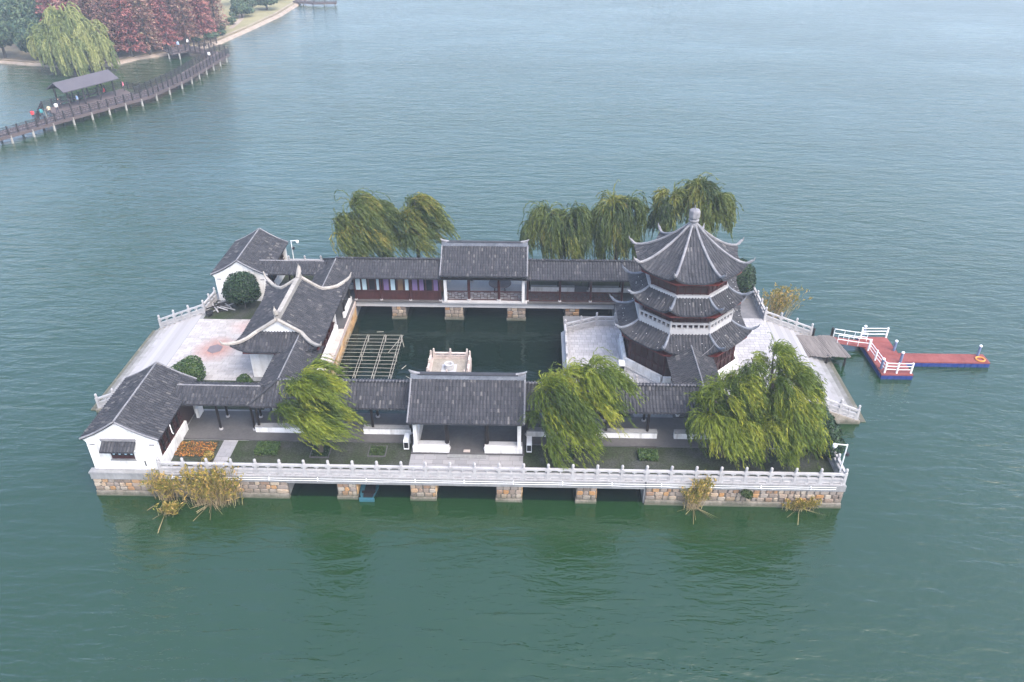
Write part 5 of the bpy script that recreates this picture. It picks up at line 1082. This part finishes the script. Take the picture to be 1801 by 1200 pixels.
rows = [[(-79.5, 107.8), (-76.8, 110.2), (-74.2, 113.2), (-71.6, 117.4), (-69.9, 122.3), (-68.6, 128.0), (-67.4, 134.2)],
        [(-83.5, 110.5), (-81.0, 113.8), (-78.0, 116.6), (-75.6, 120.4), (-73.4, 125.4), (-72.0, 131.2), (-71.0, 137.4)],
        [(-88.5, 113.5), (-86.0, 117.0), (-83.0, 120.5), (-80.4, 124.5), (-78.0, 130.0), (-76.2, 136.0), (-75.0, 143.0)],
        [(-94.5, 116.5), (-91.5, 120.5), (-88.0, 125.5), (-85.0, 130.5), (-82.0, 137.0), (-80.0, 144.0), (-79.0, 151.0)],
        [(-98.0, 122.0), (-95.0, 128.0), (-91.0, 134.0), (-87.5, 141.0), (-84.5, 149.0)]]
desc = ['front', 'second', 'third', 'fourth', 'rearmost']; ordn = ['first', 'second', 'third', 'fourth', 'fifth', 'sixth', 'seventh']
for ri, row in enumerate(rows):
    for ci, (x, y) in enumerate(row):
        lb = f'rust red conical redwood, {ordn[ci]} from the left in the {desc[ri]} row on the far shore'
        t = thing('redwood_tree', lb, 'tree', (x + random.uniform(-.5, .5), y + random.uniform(-.5, .5), .6), 'autumn redwoods on the far shore')
        me, k = RW[(ri * 3 + ci * 2 + ci // 2) % 5]; s = random.uniform(.85, 1.12)
        for nm_, mm_ in (('crown', me), ('trunk', TRK)):
            o = link(nm_, mm_, t, (0, 0, 0), random.uniform(0, 6.3)); o.scale = (s * 1.05, s * 1.05, s)
# big far willow and green trees on its left
willow('big pale weeping willow on the far shore overhanging the water', -83.6, 102.0, .6, 11.0, [(0, 0, 8.4, 3.2, 2.4), (-3.0, -1.0, 6.6, 2.6, 2.0), (3.0, .3, 6.8, 2.6, 2.2), (-1.0, -2.6, 5.6, 3.0, 1.8), (2.0, -2.4, 5.0, 2.8, 1.8), (-4.6, -1.5, 4.8, 2.0, 1.6), (4.6, -.6, 4.4, 2.0, 1.8)], (.15, -.1, 0), 3600, 61, 'leaf_willow_far', leaf=(.30, .09), group='trees on the far shore', zmin=.35, lmax=4.6, trunk=.45)
def far_tree(label, x, y, h, r, seed, mat='leaf_green_far', n=3500, name='leafy_tree', cat='tree', size=.34):
    g = random.Random(seed); lobes = [(0, 0, h * .62, r, r, h * .36)] + [(g.uniform(-.7, .7) * r, g.uniform(-.7, .7) * r, h * g.uniform(.35, .85), r * g.uniform(.4, .65), r * g.uniform(.4, .65), h * .2) for _ in range(6)]
    t = thing(name, label, cat, (x, y, .6), 'trees on the far shore'); link('crown', bush_mesh(lobes, n, size, seed, mat, .6), t)
    MB().tube([(x, y, .4), (x, y, .6 + h * .5), (x + .2, y, .6 + h * .8)], [.06 * r + .08, .05 * r + .05, .04], 7).build('trunk', 'bark', t)
far_tree('grey green leafy tree left of the big pale willow', -94.0, 106.6, 8.0, 3.6, 71); far_tree('broad green tree at the left edge of the far shore', -101.5, 108.6, 7.5, 3.8, 72)
far_tree('tall blue green tree behind the left shore trees', -101.0, 117.0, 11.5, 4.0, 73, n=4500); far_tree('pale green tree beyond the left shore trees', -108, 125, 9, 5, 74, n=4500)
for i, (x, y, h, r, lb) in enumerate(((-67.6, 152.5, 3.6, 2.6, 'rounded green shrub on the dry grass, lower of the two big ones'), (-64.6, 163.5, 4.2, 3.4, 'rounded green shrub on the dry grass, upper of the two big ones'), (-68.5, 158.5, 5.5, 3.0, 'tall green shrub behind the two rounded shrubs'),
                                      (-66.2, 134.0, 2.2, .9, 'small upright shrub beside the shore path'), (-66.2, 127.2, 1.6, 1.6, 'low green shrub above the shore bank end'), (-68.3, 124.2, 1.5, 1.5, 'low bluish shrub near the boardwalk landing'), (-65.2, 131.0, 1.2, .9, 'tiny shrub at the edge of the shore bank'), (-67.2, 143.8, 1.7, 1.3, 'small dark shrub beneath the last redwood'),
                                      (-73, 172, 7, 4.5, 'large blue green tree at the top of the grass strip'), (-66, 178, 5, 4.0, 'green thicket at the far end of the shore'), (-80, 163, 9, 4.5, 'dark green tree behind the redwood rows'))):
    far_tree(lb, x, y, h, r, 80 + i, n=1800 if r > 2 else 700, name='shore_shrub' if h < 6 else 'leafy_tree', cat='shrub' if h < 6 else 'tree', size=.3 if r > 2 else .18)

# ================================================================== BOARDWALK
BW = [(-80.0, 44.0), (-73.4, 56.6), (-67.2, 68.6), (-61.2, 79.0), (-59.2, 90.2), (-58.2, 110.2)]
def offs(pts, d):
    out = []
    for i, p_ in enumerate(pts):
        a = Vector(pts[max(i - 1, 0)]); b_ = Vector(pts[min(i + 1, len(pts) - 1)]); t_ = (b_ - a).normalized(); n = Vector((t_.y, -t_.x)); q = Vector(p_) + n * d; out.append((q.x, q.y))
    return out
bw = thing('boardwalk', 'long dark-railed timber boardwalk curving to the far shore', 'boardwalk', (-66, 75, 0))
def deck(pts, w, parent, z=1.3):
    l, r_ = offs(pts, -w / 2), offs(pts, w / 2)
    for i in range(len(pts) - 1): 
        MB().prism([l[i], l[i + 1], r_[i + 1], r_[i]][::-1], z - .16, z).build('deck', 'boardwalk_wood', parent)
        for e in (l, r_): MB().beam((*e[i], z - .32), (*e[i + 1], z - .32), .16, .3).build('edge_beam', 'boardwalk_wood', parent)
def rail(pts, parent, z=1.3, sp=1.55, h=1.1):
    lens = [math.dist(pts[i], pts[i + 1]) for i in range(len(pts) - 1)]
    for i in range(len(pts) - 1):
        n = max(1, int(round(lens[i] / sp))); a = Vector(pts[i]); b_ = Vector(pts[i + 1])
        for k in range(n + (i == len(pts) - 2)):
            q = a + (b_ - a) * k / n; MB().box(q.x - .09, q.x + .09, q.y - .09, q.y + .09, z, z + h + .18).build('rail_post', 'boardwalk_rail', parent)
        for k in range(n):
            p0 = a + (b_ - a) * k / n; p1 = a + (b_ - a) * (k + 1) / n; m_ = MB()
            for zz in (.22, .55, .85, h): m_.beam((p0.x, p0.y, z + zz), (p1.x, p1.y, z + zz), .07, .07)
            for j in range(1, 6):
                q = p0 + (p1 - p0) * j / 6
                m_.beam((q.x, q.y, z + (.2 if j % 2 else .55)), (q.x, q.y, z + (.85 if j % 2 else h)), .045, .045)
            m_.build('rail_panel', 'boardwalk_rail', parent)
deck(BW, 2.9, bw); near_e = offs(BW, 1.4); far_e = offs(BW, -1.4)
rail(near_e, bw); rail([far_e[0], far_e[1]], bw); rail([far_e[3], far_e[4], far_e[5]], bw)
acc = 0
for i in range(len(near_e) - 1):
    L = math.dist(near_e[i], near_e[i + 1]); n = max(1, int(L / 3.0))
    for k in range(n):
        for e in (near_e, far_e):
            a = Vector(e[i]); b_ = Vector(e[i + 1]); q = a + (b_ - a) * (k + .5) / n; MB().tube([(q.x, q.y, -.8), (q.x, q.y, 1.14)], .16, 8).build('pile', 'pile', bw)
# side platform carrying the pavilion
PLT = [(-66.0, 82.0), (-72.6, 69.6), (-69.0, 66.8), (-61.8, 78.8)]
MB().prism(PLT[::-1] if False else [(-69.0, 66.8), (-62.2, 79.0), (-66.4, 83.2), (-73.4, 70.4)], 1.1, 1.295).build('deck', 'boardwalk_wood', bw)
rail([(-70.6, 63.6), (-73.4, 70.4), (-66.4, 83.2), (-62.6, 81.6)], bw)
for q in ((-73, 70.2), (-70.8, 74.6), (-68.5, 79), (-66.2, 82.8)): MB().tube([(*q, -.8), (*q, 1.1)], .16, 8).build('pile', 'pile', bw)
# arm returning to the shore
deck([(-58.4, 110.0), (-66.6, 114.8)], 2.2, bw, 1.29); rail([(-58.0, 111.6), (-66.0, 116.0)], bw); rail([(-59.8, 108.2), (-66.6, 112.9)], bw)
MB().prism([(-66.2, 112.2), (-64.8, 115.6), (-69.4, 118.6), (-71.4, 113.0), (-68.2, 109.6)], 1.1, 1.285).build('deck', 'boardwalk_wood', bw); rail([(-66.5, 112.5), (-68.2, 109.8), (-71.2, 113.0)], bw)
rail([(-64.6, 115.4), (-62.5, 119.6)], bw)
for q in ((-67.2, 110.8), (-69.4, 110.9), (-62, 112.2)): MB().tube([(*q, -.8), (*q, 1.1)], .16, 8).build('pile', 'pile', bw)
# second boardwalk at the top of the frame
b2 = thing('jetty', 'thin dark jetty at the far end of the shore', 'jetty', (-54, 174, 0)); deck([(-60.5, 176.0), (-54.5, 173.4), (-48.8, 174.2)], 2.0, b2, 1.0)
for p_ in ((-58, 174.6), (-55, 173.2), (-52, 173.4), (-49.2, 173.8)): MB().tube([(*p_, -.8), (*p_, .84)], .15, 6).build('pile', 'pile', b2)
rail([(-60, 175), (-54.5, 172.6), (-48.8, 173.3)], b2, 1.0, 3.0)
# shelter
sh = thing('shelter', 'open gabled shelter standing on the boardwalk', 'shelter', (-68, 75, 1.3))
A0 = Vector((-70.6, 71.7)); u = Vector((.453, .891)).normalized(); v = Vector((u.y, -u.x)); L = 8.4
def SP3(a, b_, z): q = A0 + u * a + v * b_; return (q.x, q.y, z)
for (s_, nm) in ((-1, 0), (1, 1)):
    m_ = MB(); q = [SP3(-.9, 0, 5.25), SP3(L + .9, 0, 5.25), SP3(L + .9, s_ * 2.15, 4.05), SP3(-.9, s_ * 2.15, 4.05)]; m_.add([(x, y, z) for x, y, z in q] + [(x, y, z - .14) for x, y, z in q], [(0, 1, 2, 3), (7, 6, 5, 4), (0, 4, 5, 1), (1, 5, 6, 2), (2, 6, 7, 3), (3, 7, 4, 0)]); m_.build('roof_slope', 'boardwalk_roof', sh)
for e in (0.0, L):
    MB().add([SP3(e, -1.8, 4.1), SP3(e, 1.8, 4.1), SP3(e, 0, 5.1), SP3(e + .1, -1.8, 4.1), SP3(e + .1, 1.8, 4.1), SP3(e + .1, 0, 5.1)], [(0, 1, 2), (5, 4, 3), (0, 3, 4, 1), (1, 4, 5, 2), (2, 5, 3, 0)]).build('gable_panel', 'boardwalk_rail', sh)
for a in (0, L / 3, 2 * L / 3, L):
    for s_ in (-1.5, 1.5): MB().tube([SP3(a, s_, 1.3), SP3(a, s_, 4.35)], .14, 8).build('post', 'boardwalk_rail', sh)
for s_ in (-1.5, 1.5): MB().beam(SP3(-.2, s_, 4.1), SP3(L + .2, s_, 4.1), .16, .22).build('beam', 'boardwalk_rail', sh)
MB().beam(SP3(0, -1.3, 1.78), SP3(L, -1.3, 1.78), .4, .07).build('bench_seat', 'boardwalk_wood', sh)

# ================================================================== PEOPLE
def person_mesh(seed, top, pose):
    """one continuous skinned body, walking or standing"""
    st = .16 if pose == 'walk' else .04; sit = pose == 'sit'
    J = {'pel': (0, 0, .93), 'ch': (0, .02, 1.25), 'nk': (0, .01, 1.46), 'hd': (0, .03, 1.56), 'ht': (0, .04, 1.68),
         'hl': (.09, 0, .88), 'kl': (.1, st, .5), 'al': (.1, st * .6, .09), 'tl': (.1, st * .6 + .13, .05), 'hr': (-.09, 0, .88), 'kr': (-.1, -st * .3, .48), 'ar': (-.1, -st * 1.5, .1), 'tr': (-.1, -st * 1.5 + .13, .05),
         'sl': (.19, .01, 1.38), 'el': (.24, -st * .5, 1.1), 'wl': (.25, .08 - st * .3, .86), 'fl': (.25, .11, .76), 'sr': (-.19, .01, 1.38), 'er': (-.24, st * .5, 1.1), 'wr': (-.25, .12 + st * .4, .87), 'fr': (-.25, .15, .77)}
    if sit:
        for k in J: x, y, z = J[k]; J[k] = (x, y, z - .45)
        for s_, x in (('l', .1), ('r', -.1)): J['k' + s_] = (x, .42, .5); J['a' + s_] = (x, .44, .1); J['t' + s_] = (x, .58, .05)
    rad = {'pel': .15, 'ch': .165, 'nk': .06, 'hd': .1, 'ht': .09, 'hl': .1, 'kl': .065, 'al': .045, 'tl': .04, 'hr': .1, 'kr': .065, 'ar': .045, 'tr': .04, 'sl': .07, 'el': .05, 'wl': .038, 'fl': .035, 'sr': .07, 'er': .05, 'wr': .038, 'fr': .035}
    E = [('pel', 'ch'), ('ch', 'nk'), ('nk', 'hd'), ('hd', 'ht'), ('pel', 'hl'), ('hl', 'kl'), ('kl', 'al'), ('al', 'tl'), ('pel', 'hr'), ('hr', 'kr'), ('kr', 'ar'), ('ar', 'tr'), ('ch', 'sl'), ('sl', 'el'), ('el', 'wl'), ('wl', 'fl'), ('ch', 'sr'), ('sr', 'er'), ('er', 'wr'), ('wr', 'fr')]
    ks = list(J); me = bpy.data.meshes.new('tmp'); me.from_pydata([J[k] for k in ks], [(ks.index(a), ks.index(b_)) for a, b_ in E], [])
    ob = bpy.data.objects.new('tmp', me); col.objects.link(ob); sk = ob.modifiers.new('s', 'SKIN')
    for i, k in enumerate(ks): dd = me.skin_vertices[0].data[i]; dd.radius = (rad[k], rad[k] * (.75 if k in ('pel', 'ch') else 1)); dd.use_root = (k == 'pel')
    ob.modifiers.new('u', 'SUBSURF').levels = 1
    dg = bpy.context.evaluated_depsgraph_get(); out = bpy.data.meshes.new_from_object(ob.evaluated_get(dg)); bpy.data.objects.remove(ob)
    out.name = 'person'; out.materials.clear(); off = -.45 if sit else 0
    for nm in ('trouser', top, 'skin', 'hair'): out.materials.append(MATS[nm])
    for p_ in out.polygons:
        c = p_.center; z = c.z - off
        if abs(c.x) > .2 and z < .88: p_.material_index = 2
        elif sit and c.y > .2: p_.material_index = 0
        elif z < .9: p_.material_index = 0
        elif z < 1.47: p_.material_index = 1
        else: p_.material_index = 3 if (z > 1.62 or c.y < .02) else 2
        p_.use_smooth = True
    return out
for (x, y, rz, top, pose, lb) in ((-70.0, 68.4, 20, 'cloth_white', 'walk', 'person in a white coat walking on the boardwalk left of the shelter'), (-70.3, 66.8, 25, 'cloth_beige', 'walk', 'person in a beige jacket walking on the boardwalk'),
                                  (-70.7, 65.3, 20, 'cloth_teal', 'walk', 'person in a teal jacket walking on the boardwalk'), (-71.5, 64.3, 20, 'cloth_red', 'walk', 'person in a red jacket, last of the boardwalk walkers'), (-70.7, 70.6, 200, 'cloth_dark', 'stand', 'person in dark clothes at the left end of the shelter'),
                                  (-68.9, 72.9, 150, 'cloth_blue', 'stand', 'person in pale blue standing at the shelter front post'), (-65.3, 81.6, 110, 'cloth_pink', 'stand', 'person in bright pink red standing right of the shelter'), (-67.6, 79.3, 110, 'cloth_red', 'sit', 'person in dark red sitting inside the shelter'),
                                  (-68.4, 114.0, 180, 'cloth_blue', 'stand', 'person in light blue on the shore landing'), (-67.3, 116.4, 90, 'cloth_white', 'walk', 'person in white walking off the shore landing'), (-58.7, 104.6, 10, 'cloth_white', 'walk', 'person in white on the far stretch of the boardwalk')):
    o = link('person', person_mesh(1, top, pose), None, (x, y, 1.31), R(rz)); tag(o, lb, 'person', 'people on the boardwalk')

# ================================================================== HAZE
hz_ = MB().box(-850, 850, -850, 850, -1.9, 41.0); ho = hz_.build('haze', 'black', None); ho['kind'] = 'stuff'; ho.data.materials.clear()
m = bpy.data.materials.new('haze'); m.use_nodes = True; nt = m.node_tree; nt.nodes.remove(nt.nodes['Principled BSDF'])
pv = nt.nodes.new('ShaderNodeVolumePrincipled'); pv.inputs['Color'].default_value = (.80, .89, 1.0, 1); pv.inputs['Density'].default_value = 0.00065; pv.inputs['Anisotropy'].default_value = 0.2
nt.links.new(pv.outputs[0], nt.nodes['Material Output'].inputs['Volume']); ho.data.materials.append(m); tag(ho, 'thin pale haze over the lake')
scene.cycles.volume_bounces = 1; scene.cycles.max_bounces = 8; scene.cycles.diffuse_bounces = 3; scene.cycles.glossy_bounces = 3
